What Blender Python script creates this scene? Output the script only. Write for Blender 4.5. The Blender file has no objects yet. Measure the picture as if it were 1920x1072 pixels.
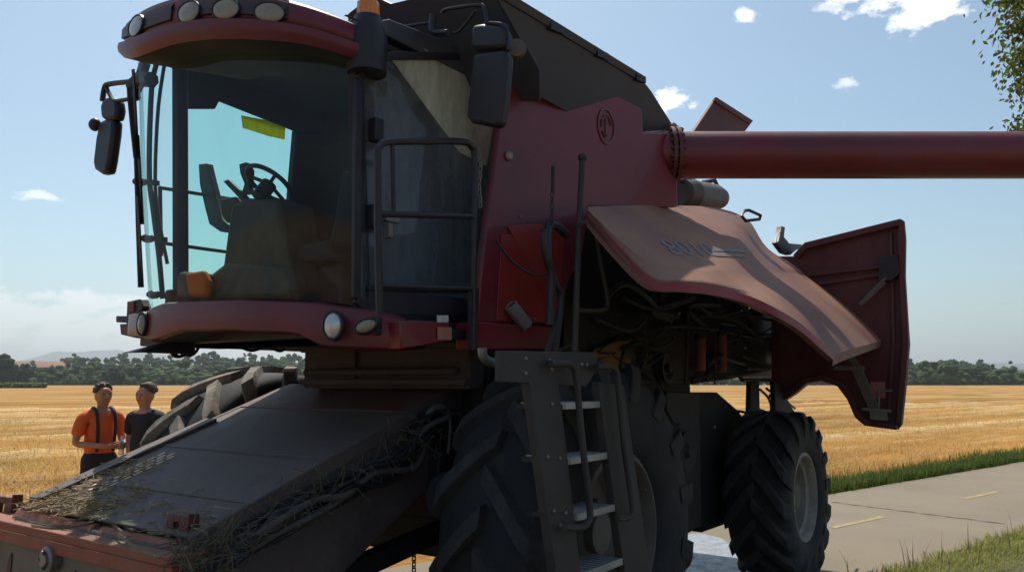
import bpy, bmesh, math, random
from mathutils import Vector, Matrix, noise
random.seed(7)
C = bpy.context.scene
COL = C.collection
R = math.radians

# ------------------------------------------------------------------ camera, sky, sun, exposure
F = 1500.0; TH = math.atan(180/1500); CH = 1.78
cd = bpy.data.cameras.new('camera'); cam = bpy.data.objects.new('camera', cd); COL.objects.link(cam)
cam.location = (0, 0, CH); cam.rotation_euler = (math.pi/2 + TH, 0, 0)
cd.sensor_width = 36; cd.lens = F/1920*36; cd.clip_start = .05; cd.clip_end = 60000
C.camera = cam
SUN_AZ = R(-14); SUN_EL = R(58)          # azimuth from +Y towards +X
w = bpy.data.worlds.new('World'); C.world = w; w.use_nodes = True
def build_world():
    nt = w.node_tree; N = nt.nodes; L = nt.links; N.clear()
    out = N.new('ShaderNodeOutputWorld'); bg = N.new('ShaderNodeBackground'); bg.inputs[1].default_value = .115
    sky = N.new('ShaderNodeTexSky'); sky.sky_type = 'NISHITA'; sky.sun_disc = False
    sky.sun_elevation = SUN_EL; sky.sun_rotation = SUN_AZ; sky.air_density = 1.0; sky.dust_density = 0.9; sky.ozone_density = 1.0
    tc = N.new('ShaderNodeTexCoord')
    nz = N.new('ShaderNodeTexNoise'); nz.inputs['Scale'].default_value = 26; nz.inputs['Detail'].default_value = 7; nz.inputs['Roughness'].default_value = .62
    mp = N.new('ShaderNodeMapping'); mp.inputs['Scale'].default_value = (1, 1, 1.7); L.new(tc.outputs['Generated'], mp.inputs[0]); L.new(mp.outputs[0], nz.inputs[0])
    total = None
    # small fair-weather clouds: direction, angular half width, half height, strength
    def direction(u, v):
        x = (u-960)/F; y = (536-v)/F
        d = Vector((x, math.cos(TH)-y*math.sin(TH), math.sin(TH)+y*math.cos(TH))); return d.normalized()
    for (u, v, wu, wv, k) in [(1650, 8, 55, 26, 1), (1735, 14, 62, 34, 1), (1690, -14, 90, 34, 1), (1268, 188, 34, 22, 1), (1392, 26, 24, 14, .75),
                              (1588, 157, 26, 12, .6), (82, 370, 34, 9, .6), (150, 560, 210, 18, .6), (40, 588, 220, 40, .55), (1560, 14, 25, 9, .5), (120, 625, 380, 44, .55)]:
        d = direction(u, v); ex = Vector((d.y, -d.x, 0)).normalized(); ey = ex.cross(d)
        def dot(vec, sc):
            n = N.new('ShaderNodeVectorMath'); n.operation = 'DOT_PRODUCT'; L.new(tc.outputs['Generated'], n.inputs[0]); n.inputs[1].default_value = vec*sc; return n.outputs['Value']
        def m(op, a, b=None):
            n = N.new('ShaderNodeMath'); n.operation = op
            for i, q in enumerate((a, b)):
                if q is None: continue
                if isinstance(q, (int, float)): n.inputs[i].default_value = q
                else: L.new(q, n.inputs[i])
            return n.outputs[0]
        a = dot(ex, F/wu); b = dot(ey, F/wv)
        r = m('SQRT', m('ADD', m('MULTIPLY', a, a), m('MULTIPLY', b, b)))
        front = m('GREATER_THAN', dot(d, 1), .5)
        f = m('MULTIPLY', m('SUBTRACT', 1.0, m('MINIMUM', r, 1.6)), .55)      # falls off from the middle
        f = m('ADD', f, m('MULTIPLY', m('SUBTRACT', nz.outputs[0], .5), 2.2))
        n = N.new('ShaderNodeMath'); n.operation = 'MULTIPLY'; n.use_clamp = True; L.new(f, n.inputs[0]); n.inputs[1].default_value = 3.2
        g = m('MULTIPLY', m('MULTIPLY', n.outputs[0], front), k)
        inside = m('LESS_THAN', r, 1.6); g = m('MULTIPLY', g, inside)
        total = g if total is None else m('MAXIMUM', total, g)
    mix = N.new('ShaderNodeMixRGB'); tint = N.new('ShaderNodeMixRGB'); tint.blend_type = 'MULTIPLY'; tint.inputs[0].default_value = 1; L.new(sky.outputs[0], tint.inputs[1]); tint.inputs[2].default_value = (.93, 1.07, 1.03, 1)
    L.new(total, mix.inputs[0]); L.new(tint.outputs[0], mix.inputs[1]); mix.inputs[2].default_value = (11, 11.1, 11.3, 1)
    L.new(mix.outputs[0], bg.inputs[0]); L.new(bg.outputs[0], out.inputs[0])
build_world()
sd = bpy.data.lights.new('sun', 'SUN'); sd.energy = 5.0; sd.angle = R(.55); sd.color = (1, .93, .82)
sun = bpy.data.objects.new('sun', sd); COL.objects.link(sun)
SDIR = Vector((math.sin(SUN_AZ)*math.cos(SUN_EL), math.cos(SUN_AZ)*math.cos(SUN_EL), math.sin(SUN_EL)))
sun.rotation_euler = SDIR.to_track_quat('Z', 'Y').to_euler()
vs = C.view_settings; vs.view_transform = 'Standard'; vs.look = 'None'; vs.exposure = 0.0; vs.gamma = 1; vs.use_curve_mapping = False

# ------------------------------------------------------------------ machine frame: a forward, l left, z up
PHI = R(35.3); OX, OY = -.77, 5.49
FX, FY = -math.sin(PHI), -math.cos(PHI); LX, LY = math.cos(PHI), -math.sin(PHI)
CM = Vector((-OX*FX-OY*FY, -OX*LX-OY*LY, CH))          # the camera's place in the machine frame
def dirm(u, v):
    x = (u-960)/F; y = (536-v)/F
    d = (x, math.cos(TH)-y*math.sin(TH), math.sin(TH)+y*math.cos(TH))
    return Vector((d[0]*FX+d[1]*FY, d[0]*LX+d[1]*LY, d[2]))
def P(u, v, a=None, l=None, z=None):                    # where a sight line meets one plane of the machine
    d = dirm(u, v); k, val = (0, a) if a is not None else (1, l) if l is not None else (2, z)
    return CM + d*((val-CM[k])/d[k])
def PP(u, v, p0, n):
    d = dirm(u, v); return CM + d*(n.dot(p0-CM)/n.dot(d))
def proj(p):
    X = OX+p[0]*FX+p[1]*LX; Y = OY+p[0]*FY+p[1]*LY; Z = p[2]-CH
    yc = -Y*math.sin(TH)+Z*math.cos(TH); dp = Y*math.cos(TH)+Z*math.sin(TH)
    return 960+F*X/dp, 536-F*yc/dp
def zv(a, l, v):                                        # height over (a,l) that is seen at row v
    X = OX+a*FX+l*LX; Y = OY+a*FY+l*LY
    k = (536-v)/F                                       # yc/dp
    return CH + Y*(k*math.cos(TH)+math.sin(TH))/(math.cos(TH)-k*math.sin(TH))
def interp(tab, x):
    if x <= tab[0][0]: return tab[0][1]
    for (x0, y0), (x1, y1) in zip(tab, tab[1:]):
        if x <= x1: return y0+(y1-y0)*(x-x0)/(x1-x0)
    return tab[-1][1]

# ------------------------------------------------------------------ mesh helpers
class MB:
    def __init__(s): s.v = []; s.f = []
    def add(s, vs, fs):
        o = len(s.v); s.v += [Vector(p) for p in vs]; s.f += [[i+o for i in f] for f in fs]; return s
    def box(s, lo, hi):
        x0, y0, z0 = lo; x1, y1, z1 = hi
        return s.add([(x0,y0,z0),(x1,y0,z0),(x1,y1,z0),(x0,y1,z0),(x0,y0,z1),(x1,y0,z1),(x1,y1,z1),(x0,y1,z1)],
                     [(0,3,2,1),(4,5,6,7),(0,1,5,4),(1,2,6,5),(2,3,7,6),(3,0,4,7)])
    def obox(s, p0, p1, wv, hv):                        # bar from p0 to p1 with half vectors
        p0, p1, wv, hv = map(Vector, (p0, p1, wv, hv)); q = []
        for p in (p0, p1): q += [p-wv-hv, p+wv-hv, p+wv+hv, p-wv+hv]
        return s.add(q, [(0,3,2,1),(4,5,6,7),(0,1,5,4),(1,2,6,5),(2,3,7,6),(3,0,4,7)])
    def plate(s, pts, t):
        t = Vector(t); n = len(pts); a = [Vector(p) for p in pts]
        return s.add(a+[p+t for p in a], [list(range(n))[::-1], list(range(n, 2*n))]+[(i, (i+1) % n, n+(i+1) % n, n+i) for i in range(n)])
    def loft(s, rows, close=False, caps=False):
        n = len(rows[0]); vs = [p for r in rows for p in r]; fs = []
        for i in range(len(rows)-1):
            for j in range(n if close else n-1):
                k = (j+1) % n; fs.append((i*n+j, i*n+k, (i+1)*n+k, (i+1)*n+j))
        if caps: fs += [list(range(n))[::-1], list(range((len(rows)-1)*n, len(rows)*n))]
        return s.add(vs, fs)
    def tube(s, pts, r, n=8, taper=None, smooth=0):
        pts = [Vector(p) for p in pts]
        if smooth: pts = curve(pts, smooth)
        rows = []; up = None
        for i, p in enumerate(pts):
            d = (pts[min(i+1, len(pts)-1)]-pts[max(i-1, 0)]).normalized()
            if up is None: up = d.orthogonal().normalized()
            up = (up-d*up.dot(d)); up = up.normalized() if up.length > 1e-6 else d.orthogonal().normalized()
            sd_ = d.cross(up); rr = r if taper is None else r+(taper-r)*i/(len(pts)-1)
            rows.append([p+(up*math.cos(2*math.pi*k/n)+sd_*math.sin(2*math.pi*k/n))*rr for k in range(n)])
        return s.loft(rows, True, True)
    def cyl(s, p0, p1, r0, r1=None, n=20): return s.tube([p0, p1], r0, n, r1)
    def lathe(s, prof, c, axis, n=32, caps=False):      # prof: (radius, offset along the axis)
        c = Vector(c); ax = Vector(axis).normalized(); u = ax.orthogonal().normalized(); vv = ax.cross(u)
        rows = [[c+ax*h+(u*math.cos(2*math.pi*k/n)+vv*math.sin(2*math.pi*k/n))*r for k in range(n)] for r, h in prof]
        return s.loft(rows, True, caps)
    def ball(s, c, r, n=12, m=8):
        c = Vector(c); r = Vector(r) if hasattr(r, '__len__') else Vector((r, r, r))
        rows = []
        for i in range(m+1):
            t = math.pi*(i/m); t = min(max(t, .02), math.pi-.02)
            rows.append([c+Vector((r.x*math.sin(t)*math.cos(2*math.pi*k/n), r.y*math.sin(t)*math.sin(2*math.pi*k/n), r.z*math.cos(t))) for k in range(n)])
        return s.loft(rows, True, True)
    def build(s, name, mat, parent=None, bevel=0, ang=35, flat=False):
        me = bpy.data.meshes.new(name); me.from_pydata(s.v, [], s.f); me.update()
        bm = bmesh.new(); bm.from_mesh(me); bmesh.ops.recalc_face_normals(bm, faces=bm.faces[:]); bm.to_mesh(me); bm.free()
        if not flat:
            me.polygons.foreach_set('use_smooth', [True]*len(me.polygons)); me.set_sharp_from_angle(angle=R(ang))
        me.materials.append(mat)
        o = bpy.data.objects.new(name, me); COL.objects.link(o)
        if parent: o.parent = parent
        if bevel:
            b = o.modifiers.new('bevel', 'BEVEL'); b.width = bevel; b.segments = 2; b.limit_method = 'ANGLE'; b.angle_limit = R(40)
        return o
def curve(pts, n=6):
    out = []; q = [pts[0]]+list(pts)+[pts[-1]]
    for i in range(1, len(q)-2):
        p0, p1, p2, p3 = q[i-1:i+3]
        for k in range(n):
            t = k/n
            out.append(.5*((2*p1)+(p2-p0)*t+(2*p0-5*p1+4*p2-p3)*t*t+(3*p1-p0-3*p2+p3)*t**3))
    return out+[pts[-1]]
def empty(name, loc=(0,0,0), rz=0):
    o = bpy.data.objects.new(name, None); COL.objects.link(o); o.location = loc; o.rotation_euler = (0,0,rz); o.empty_display_size = .3; return o
def tag(o, label=None, cat=None, group=None, kind=None):
    if label: o['label'] = label
    if cat: o['category'] = cat
    if group: o['group'] = group
    if kind: o['kind'] = kind
    return o
def rad_noise(p, s): return noise.noise(Vector(p)*s)

# ------------------------------------------------------------------ materials
def bsdf(name):
    m = bpy.data.materials.new(name); m.use_nodes = True; nt = m.node_tree
    return m, nt.nodes, nt.links, nt.nodes['Principled BSDF']
def ramp(N, L, src, p0, p1):
    r = N.new('ShaderNodeMapRange'); L.new(src, r.inputs[0]); r.inputs[1].default_value = p0; r.inputs[2].default_value = p1; return r.outputs[0]
def surf(name, base, rough=.5, metal=0, dust=None, amt=.5, scale=3, up=0, var=.25, bump=0, bscale=60, spec=.5, streak=False, chips=None, coat=0, fine=.35):
    m, N, L, B = bsdf(name)
    B.inputs['Roughness'].default_value = rough; B.inputs['Metallic'].default_value = metal; B.inputs['Specular IOR Level'].default_value = spec
    B.inputs['Coat Weight'].default_value = coat
    tc = N.new('ShaderNodeTexCoord'); co = tc.outputs['Object']
    def nz(sc, det=6, ro=.6, src=co):
        n = N.new('ShaderNodeTexNoise'); n.inputs['Scale'].default_value = sc; n.inputs['Detail'].default_value = det; n.inputs['Roughness'].default_value = ro; L.new(src, n.inputs[0]); return n.outputs[0]
    n1 = nz(scale*.7)
    mixv = N.new('ShaderNodeMixRGB'); L.new(ramp(N, L, n1, .3, .7), mixv.inputs[0])
    mixv.inputs[1].default_value = (*[c*(1-var) for c in base], 1); mixv.inputs[2].default_value = (*[min(1, c*(1+var)) for c in base], 1)
    col = mixv.outputs[0]
    if chips:
        mc = N.new('ShaderNodeMixRGB'); L.new(ramp(N, L, nz(scale*9, 4, .7), .66, .7), mc.inputs[0]); L.new(col, mc.inputs[1]); mc.inputs[2].default_value = (*chips, 1); col = mc.outputs[0]
    if dust:
        src = co
        if streak:
            mp = N.new('ShaderNodeMapping'); mp.inputs['Scale'].default_value = (1, 1, .16); L.new(co, mp.inputs[0]); src = mp.outputs[0]
        d1 = ramp(N, L, nz(scale, 8, .68, src), .35, .75); d2 = ramp(N, L, nz(scale*7, 5, .7), .3, .8)
        a = N.new('ShaderNodeMath'); a.operation = 'MULTIPLY_ADD'; L.new(d1, a.inputs[0]); a.inputs[1].default_value = 1-fine; 
        b = N.new('ShaderNodeMath'); b.operation = 'MULTIPLY'; L.new(d2, b.inputs[0]); b.inputs[1].default_value = fine; L.new(b.outputs[0], a.inputs[2])
        fac = N.new('ShaderNodeMath'); fac.operation = 'MULTIPLY'; fac.use_clamp = True; L.new(a.outputs[0], fac.inputs[0]); fac.inputs[1].default_value = amt*1.6
        f = fac.outputs[0]
        if up:
            g = N.new('ShaderNodeNewGeometry'); sx = N.new('ShaderNodeSeparateXYZ'); L.new(g.outputs['Normal'], sx.inputs[0])
            k = N.new('ShaderNodeMath'); k.operation = 'MULTIPLY'; L.new(ramp(N, L, sx.outputs[2], .1, .9), k.inputs[0]); k.inputs[1].default_value = up
            kk = N.new('ShaderNodeMath'); kk.operation = 'MULTIPLY_ADD'; L.new(k.outputs[0], kk.inputs[0]); L.new(ramp(N, L, nz(scale*2.2), .2, .7), kk.inputs[1]); L.new(f, kk.inputs[2]); kk.use_clamp = True; f = kk.outputs[0]
        md = N.new('ShaderNodeMixRGB'); L.new(f, md.inputs[0]); L.new(col, md.inputs[1]); md.inputs[2].default_value = (*dust, 1); col = md.outputs[0]
        mr = N.new('ShaderNodeMapRange'); L.new(f, mr.inputs[0]); mr.inputs[3].default_value = rough; mr.inputs[4].default_value = .9; L.new(mr.outputs[0], B.inputs['Roughness'])
    L.new(col, B.inputs['Base Color'])
    if bump:
        bp = N.new('ShaderNodeBump'); bp.inputs['Strength'].default_value = bump; bp.inputs['Distance'].default_value = .01; L.new(nz(bscale, 5, .65), bp.inputs['Height']); L.new(bp.outputs[0], B.inputs['Normal'])
    return m
DUST = (.30, .21, .14)
M_RED = surf('red_paint', (.165, .003, .016), .34, dust=(.13, .065, .07), amt=.26, scale=1.3, var=.35, up=.4, chips=(.10, .02, .03), bump=.08, coat=.15)
M_REDC = surf('sunlit_red_paint', (.27, .018, .018), .3, dust=DUST, amt=.1, scale=3, coat=.3)  # brighter red, with the sunlight on the lower tank side put into it
M_HOOD = surf('dusty_hood_paint', (.105, .014, .030), .5, dust=(.48, .27, .14), amt=.34, scale=.7, up=.40, var=.06, bump=.03, fine=.1)
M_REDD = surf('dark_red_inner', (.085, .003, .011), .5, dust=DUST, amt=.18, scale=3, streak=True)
M_FEED = surf('feeder_grey', (.068, .050, .058), .5, dust=(.20, .145, .115), amt=.4, scale=2.6, up=.25, chips=(.13, .025, .03), bump=.2, bscale=45)
M_FEEDR = surf('feeder_red', (.09, .012, .018), .5, dust=(.16, .11, .08), amt=.35, scale=3, up=.3, chips=(.06, .05, .05), bump=.15)
M_FRONT = surf('worn_grey_plate', (.13, .11, .09), .6, dust=(.3, .22, .15), amt=.4, scale=4, chips=(.2, .03, .03), bump=.15)
M_TANK = surf('tank_grey', (.036, .037, .052), .5, dust=(.11, .105, .115), amt=.3, scale=1.6, streak=True, up=.2)
M_BLACK = surf('black_plastic', (.011, .009, .015), .45, dust=(.11, .09, .11), amt=.12, scale=4)
M_STEEL = surf('dark_machinery_steel', (.009, .008, .013), .6, dust=(.045, .033, .033), amt=.22, scale=4, chips=(.06, .02, .015), bump=.15)
M_LADDER = surf('ladder_steel', (.026, .021, .022), .6, dust=(.10, .075, .06), amt=.45, scale=4, bump=.1)
M_ZINC = surf('galvanised_tread', (.42, .41, .40), .4, metal=.5, dust=(.3, .25, .2), amt=.3, scale=9)
M_PIPE = surf('worn_bright_pipe', (.25, .23, .21), .4, metal=.6, dust=(.25, .2, .15), amt=.3, scale=8)
M_RUBBER = surf('tyre_rubber', (.011, .011, .015), .8, dust=(.07, .058, .055), amt=.32, scale=3.5, bump=.25, bscale=40)
M_LUGD = surf('sunlit_dusty_rubber', (.035, .032, .032), .9, dust=(.52, .44, .36), amt=.5, scale=5, bump=.3, bscale=40)  # dusty lug rubber, lightened to paint sunlight onto the far front tread
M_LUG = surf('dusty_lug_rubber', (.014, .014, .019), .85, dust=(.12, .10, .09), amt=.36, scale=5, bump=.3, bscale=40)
M_RIM = surf('dusty_rim', (.36, .32, .28), .5, dust=(.14, .11, .09), amt=.4, scale=6, chips=(.4, .36, .3))
M_RIMD = surf('hub_steel', (.10, .09, .08), .55, dust=(.2, .15, .11), amt=.5, scale=6)
M_LAMP = surf('lamp_lens', (.26, .22, .18), .12, dust=(.34, .27, .18), amt=.35, scale=12, coat=.6)
M_HEAD = surf('headlight_lens', (.62, .60, .58), .08, metal=.35, dust=(.3, .25, .2), amt=.2, scale=20, coat=1)
M_AMBER = surf('amber_lens', (.85, .24, .01), .25, dust=DUST, amt=.1, scale=9, coat=.4)
M_KHAKI = surf('dusty_cab_plastic', (.06, .05, .054), .75, dust=(.15, .125, .115), amt=.5, scale=5)
M_CABIN = surf('cab_lining', (.034, .028, .042), .8, var=.3, scale=3)
M_ORANGE = surf('orange_cloth', (.75, .11, .02), .8, bump=.2, bscale=90)
M_FILTER = surf('orange_red_filter', (.22, .035, .025), .5, dust=(.15, .09, .06), amt=.45, scale=7)
M_TAN = surf('tan_engine_panel', (.22, .12, .05), .7, dust=(.12, .08, .05), amt=.4, scale=4)
M_CAN = surf('grey_canister', (.10, .09, .085), .5, dust=(.22, .17, .13), amt=.4, scale=5)
M_STICK = surf('faded_sticker', (.62, .60, .58), .5, dust=DUST, amt=.3, scale=30)
M_DECAL = surf('pale_decal', (.17, .145, .17), .5, dust=DUST, amt=.12, scale=8)
M_STRAWM = surf('straw_stalk', (.34, .24, .11), .8, var=.45, scale=40)
M_TWIG = surf('dry_stalk', (.20, .13, .08), .8, var=.4, scale=30)
def glass(name, tint, dustcol, dust, scale=2.5, refl=.05, sheen=.25):
    m, N, L, B = bsdf(name); N.remove(B); out = N['Material Output']
    tr = N.new('ShaderNodeBsdfTransparent'); tr.inputs[0].default_value = (*tint, 1)
    gl = N.new('ShaderNodeBsdfGlossy'); gl.inputs['Roughness'].default_value = .04
    lw = N.new('ShaderNodeLayerWeight'); lw.inputs[0].default_value = .25
    k = N.new('ShaderNodeMath'); k.operation = 'MULTIPLY_ADD'; L.new(lw.outputs['Fresnel'], k.inputs[0]); k.inputs[1].default_value = sheen; k.inputs[2].default_value = refl*.4; k.use_clamp = True
    m1 = N.new('ShaderNodeMixShader'); L.new(k.outputs[0], m1.inputs[0]); L.new(tr.outputs[0], m1.inputs[1]); L.new(gl.outputs[0], m1.inputs[2])
    tc = N.new('ShaderNodeTexCoord'); mp = N.new('ShaderNodeMapping'); mp.inputs['Scale'].default_value = (1.6, 1.6, .45); L.new(tc.outputs['Object'], mp.inputs[0])
    nz = N.new('ShaderNodeTexNoise'); nz.inputs['Scale'].default_value = scale; nz.inputs['Detail'].default_value = 8; nz.inputs['Roughness'].default_value = .7; L.new(mp.outputs[0], nz.inputs[0])
    mr = N.new('ShaderNodeMapRange'); L.new(nz.outputs[0], mr.inputs[0]); mr.inputs[1].default_value = .3; mr.inputs[2].default_value = .75; mr.inputs[3].default_value = dust*.45; mr.inputs[4].default_value = dust*1.35
    df = N.new('ShaderNodeBsdfDiffuse'); df.inputs[0].default_value = (*dustcol, 1)
    tl = N.new('ShaderNodeBsdfTranslucent'); tl.inputs[0].default_value = (*dustcol, 1)
    dd = N.new('ShaderNodeMixShader'); dd.inputs[0].default_value = .5; L.new(df.outputs[0], dd.inputs[1]); L.new(tl.outputs[0], dd.inputs[2])
    m2 = N.new('ShaderNodeMixShader'); L.new(mr.outputs[0], m2.inputs[0]); L.new(m1.outputs[0], m2.inputs[1]); L.new(dd.outputs[0], m2.inputs[2])
    L.new(m2.outputs[0], out.inputs[0]); return m
M_GLASS = glass('tinted_windscreen', (.72, .92, .87), (.22, .20, .33), .075, 3)
M_DOORG = glass('dusty_door_glass', (.50, .66, .66), (.30, .34, .41), .48, 2.2, refl=.12)
M_SIDEG = glass('side_glass', (.74, .95, .90), (.3, .3, .3), .03, 3)
M_YELLOW = glass('yellow_film', (.55, .6, .1), (.85, .80, .08), .9, 5)
M_PANE = glass('sunlit_dusty_pane', (.55, .55, .5), (.80, .81, .70), .85, 5)  # paler colour paints sunlight shining through the dusty door glass

# ------------------------------------------------------------------ ground, road, field
RS = Vector((.774, .633, 0)); RT = Vector((-.633, .774, 0)); R0 = Vector((4.07, 8.24, 0))
def ST(s, t, z=0): p = R0+RS*s+RT*t; return Vector((p.x, p.y, z))
def field_mat():
    m, N, L, B = bsdf('stubble_straw'); B.inputs['Roughness'].default_value = .95; B.inputs['Specular IOR Level'].default_value = .1
    tc = N.new('ShaderNodeTexCoord'); rot = N.new('ShaderNodeMapping'); rot.inputs['Rotation'].default_value = (0, 0, -math.atan2(.633, .774)); L.new(tc.outputs['Object'], rot.inputs[0])
    def nz(scale, sc, det=6, ro=.6):
        mp = N.new('ShaderNodeMapping'); mp.inputs['Scale'].default_value = scale; L.new(rot.outputs[0], mp.inputs[0])
        n = N.new('ShaderNodeTexNoise'); n.inputs['Scale'].default_value = sc; n.inputs['Detail'].default_value = det; n.inputs['Roughness'].default_value = ro; L.new(mp.outputs[0], n.inputs[0]); return n.outputs[0]
    def mix(f, c1, c2):
        q = N.new('ShaderNodeMixRGB'); L.new(f, q.inputs[0])
        for i, c in ((1, c1), (2, c2)):
            if isinstance(c, tuple): q.inputs[i].default_value = (*c, 1)
            else: L.new(c, q.inputs[i])
        return q.outputs[0]
    base = mix(ramp(N, L, nz((.05, .35, 1), 1.0), .35, .65), (.27, .125, .026), (.60, .335, .10))
    rows = ramp(N, L, nz((.02, .42, 1), 1.0, 6, .7), .50, .64)
    base = mix(rows, base, (.74, .56, .30))
    base = mix(ramp(N, L, nz((1, 1, 1), .07, 4), .56, .70), base, (.20, .19, .045))
    at = N.new('ShaderNodeAttribute'); at.attribute_name = 'straw'
    am = N.new('ShaderNodeMath'); am.operation = 'MULTIPLY'; am.use_clamp = True; L.new(at.outputs['Fac'], am.inputs[0]); L.new(ramp(N, L, nz((.6, 1.2, 1), 1.5, 6, .7), .25, .6), am.inputs[1])
    base = mix(am.outputs[0], base, (.86, .68, .40))
    fine = ramp(N, L, nz((1, 1.6, 1), 14, 5, .75), .32, .7)
    dk = N.new('ShaderNodeMixRGB'); dk.blend_type = 'MULTIPLY'; dk.inputs[0].default_value = .7; L.new(base, dk.inputs[1]); L.new(mix(fine, (.36, .30, .24), (1.25, 1.2, 1.1)), dk.inputs[2])
    L.new(dk.outputs[0], B.inputs['Base Color'])
    bp = N.new('ShaderNodeBump'); bp.inputs['Strength'].default_value = .8; bp.inputs['Distance'].default_value = .08; L.new(nz((1, 1.5, 1), 9, 6, .7), bp.inputs['Height']); L.new(bp.outputs[0], B.inputs['Normal'])
    return m
M_FIELD = field_mat()
def windrow(s, t):                                       # straw rows lying along the road
    h = 0
    for tc_, wd, hh in ((9.5, 1.1, .16), (13.5, .9, .12), (18.5, 1.0, .15), (24.5, 1.0, .17), (31, 1.1, .16), (38, 1.1, .17), (46, 1.2, .18), (55, 1.2, .18)):
        h += hh*math.exp(-((t-tc_-.35*noise.noise(Vector((s*.08, tc_, 0))))/wd)**2)*(.75+.5*noise.noise(Vector((s*.7, t*.7, 3))))
    return h
fm = MB(); NS, NT = 200, 150; rows = []
for i in range(NT+1):
    t = 3.2+(i/NT)**1.5*62; row = []
    for j in range(NS+1):
        s = -70+140*j/NS
        e = min(1, (t-3.2)/1.5)*min(1, (65.2-t)/6, (s+70)/6, (70-s)/6)
        z = -.03+e*(1.5*windrow(s, t)+.05*noise.noise(Vector((s*1.6, t*1.6, 0)))+.03*noise.noise(Vector((s*4, t*4, 7))))
        row.append(ST(s, t, z))
    rows.append(row)
fm.loft(rows)
fo_ = tag(fm.build('field', M_FIELD, flat=False, ang=180), kind='structure')
at_ = fo_.data.attributes.new('straw', 'FLOAT', 'POINT')
at_.data.foreach_set('value', [min(1, max(0, windrow((v.co-R0).dot(RS), (v.co-R0).dot(RT))-.05)*8) for v in fo_.data.vertices])
M_EARTH = M_FIELD
g = MB(); rows = []                                      # ground to the horizon, lower than the near field sheet
rr = [0, 3, 8, 15, 30, 60, 90, 150, 300, 460, 800, 1600, 4000, 12000]
for r in rr[1:]: rows.append([Vector((r*math.cos(2*math.pi*k/64), r*math.sin(2*math.pi*k/64), -.06)) for k in range(64)])
g.loft(rows, True); g.add([(0, 0, -.06)]+rows[0], [(0, k+1, (k+1) % 64+1) for k in range(64)])
tag(g.build('ground', M_FIELD), kind='structure')
def road_mat():
    m, N, L, B = bsdf('pale_asphalt'); B.inputs['Roughness'].default_value = .85
    tc = N.new('ShaderNodeTexCoord')
    def nz(sc, det=5, ro=.6):
        n = N.new('ShaderNodeTexNoise'); n.inputs['Scale'].default_value = sc; n.inputs['Detail'].default_value = det; n.inputs['Roughness'].default_value = ro; L.new(tc.outputs['Object'], n.inputs[0]); return n.outputs[0]
    a = N.new('ShaderNodeMixRGB'); L.new(ramp(N, L, nz(.6), .3, .7), a.inputs[0]); a.inputs[1].default_value = (.215, .17, .115, 1); a.inputs[2].default_value = (.27, .215, .15, 1)
    b = N.new('ShaderNodeMixRGB'); b.blend_type = 'MULTIPLY'; b.inputs[0].default_value = .8; L.new(a.outputs[0], b.inputs[1])
    c = N.new('ShaderNodeMixRGB'); L.new(ramp(N, L, nz(70, 3, .8), .35, .65), c.inputs[0]); c.inputs[1].default_value = (.62, .62, .62, 1); c.inputs[2].default_value = (1.15, 1.15, 1.15, 1); L.new(c.outputs[0], b.inputs[2])
    L.new(b.outputs[0], B.inputs['Base Color'])
    bp = N.new('ShaderNodeBump'); bp.inputs['Strength'].default_value = .4; bp.inputs['Distance'].default_value = .01; L.new(nz(90, 3), bp.inputs['Height']); L.new(bp.outputs[0], B.inputs['Normal'])
    return m
M_ROAD = road_mat(); M_LINE = surf('faded_yellow_paint', (.42, .32, .13), .8, dust=(.26, .20, .13), amt=.75, scale=14); M_CRACK = surf('tar_joint', (.06, .05, .045), .8)
q = MB(); rows = []
for k, off in enumerate((-.03, -.0, 3.13, 3.16)):
    rows.append([ST(s, off+(.05*noise.noise(Vector((s*.9, k, 0))) if k in (0, 1) else .05*noise.noise(Vector((s*.9, 9, 0)))), -.05 if k in (0, 3) else 0) for s in [x*.5 for x in range(-120, 241)]])
q.loft(rows); tag(q.build('road', M_ROAD, ang=20), kind='structure')
q = MB()
for s0 in [x*3.9-22.3 for x in range(0, 24)]:
    n = 8; q.loft([[ST(s0+1.3*i/n, 1.5+dt+.008*noise.noise(Vector((i, s0, dt)))*3, .004) for i in range(n+1)] for dt in (0, .09)])
tag(q.build('centre_line', M_LINE), kind='structure')
q = MB()
pA, pB = ST(2.2, 3.1), ST(3.6, -.1)
q2 = []
def gpt(u, v, z=0):
    x = (u-960)/F; y = (536-v)/F; d = Vector((x, math.cos(TH)-y*math.sin(TH), math.sin(TH)+y*math.cos(TH))); return Vector((0, 0, CH))+d*((z-CH)/d.z)
pA, pB = gpt(1560, 941), gpt(1885, 982)
n = 24; q.loft([[pA.lerp(pB, i/n)+Vector((.02*math.sin(i*1.7), dt*(1+.6*math.sin(i*2.3))+.03*noise.noise(Vector((i*.6, 0, 0))), .005)) for i in range(n+1)] for dt in (-.02, .025)])
tag(q.build('road_joint', M_CRACK), kind='structure')
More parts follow.
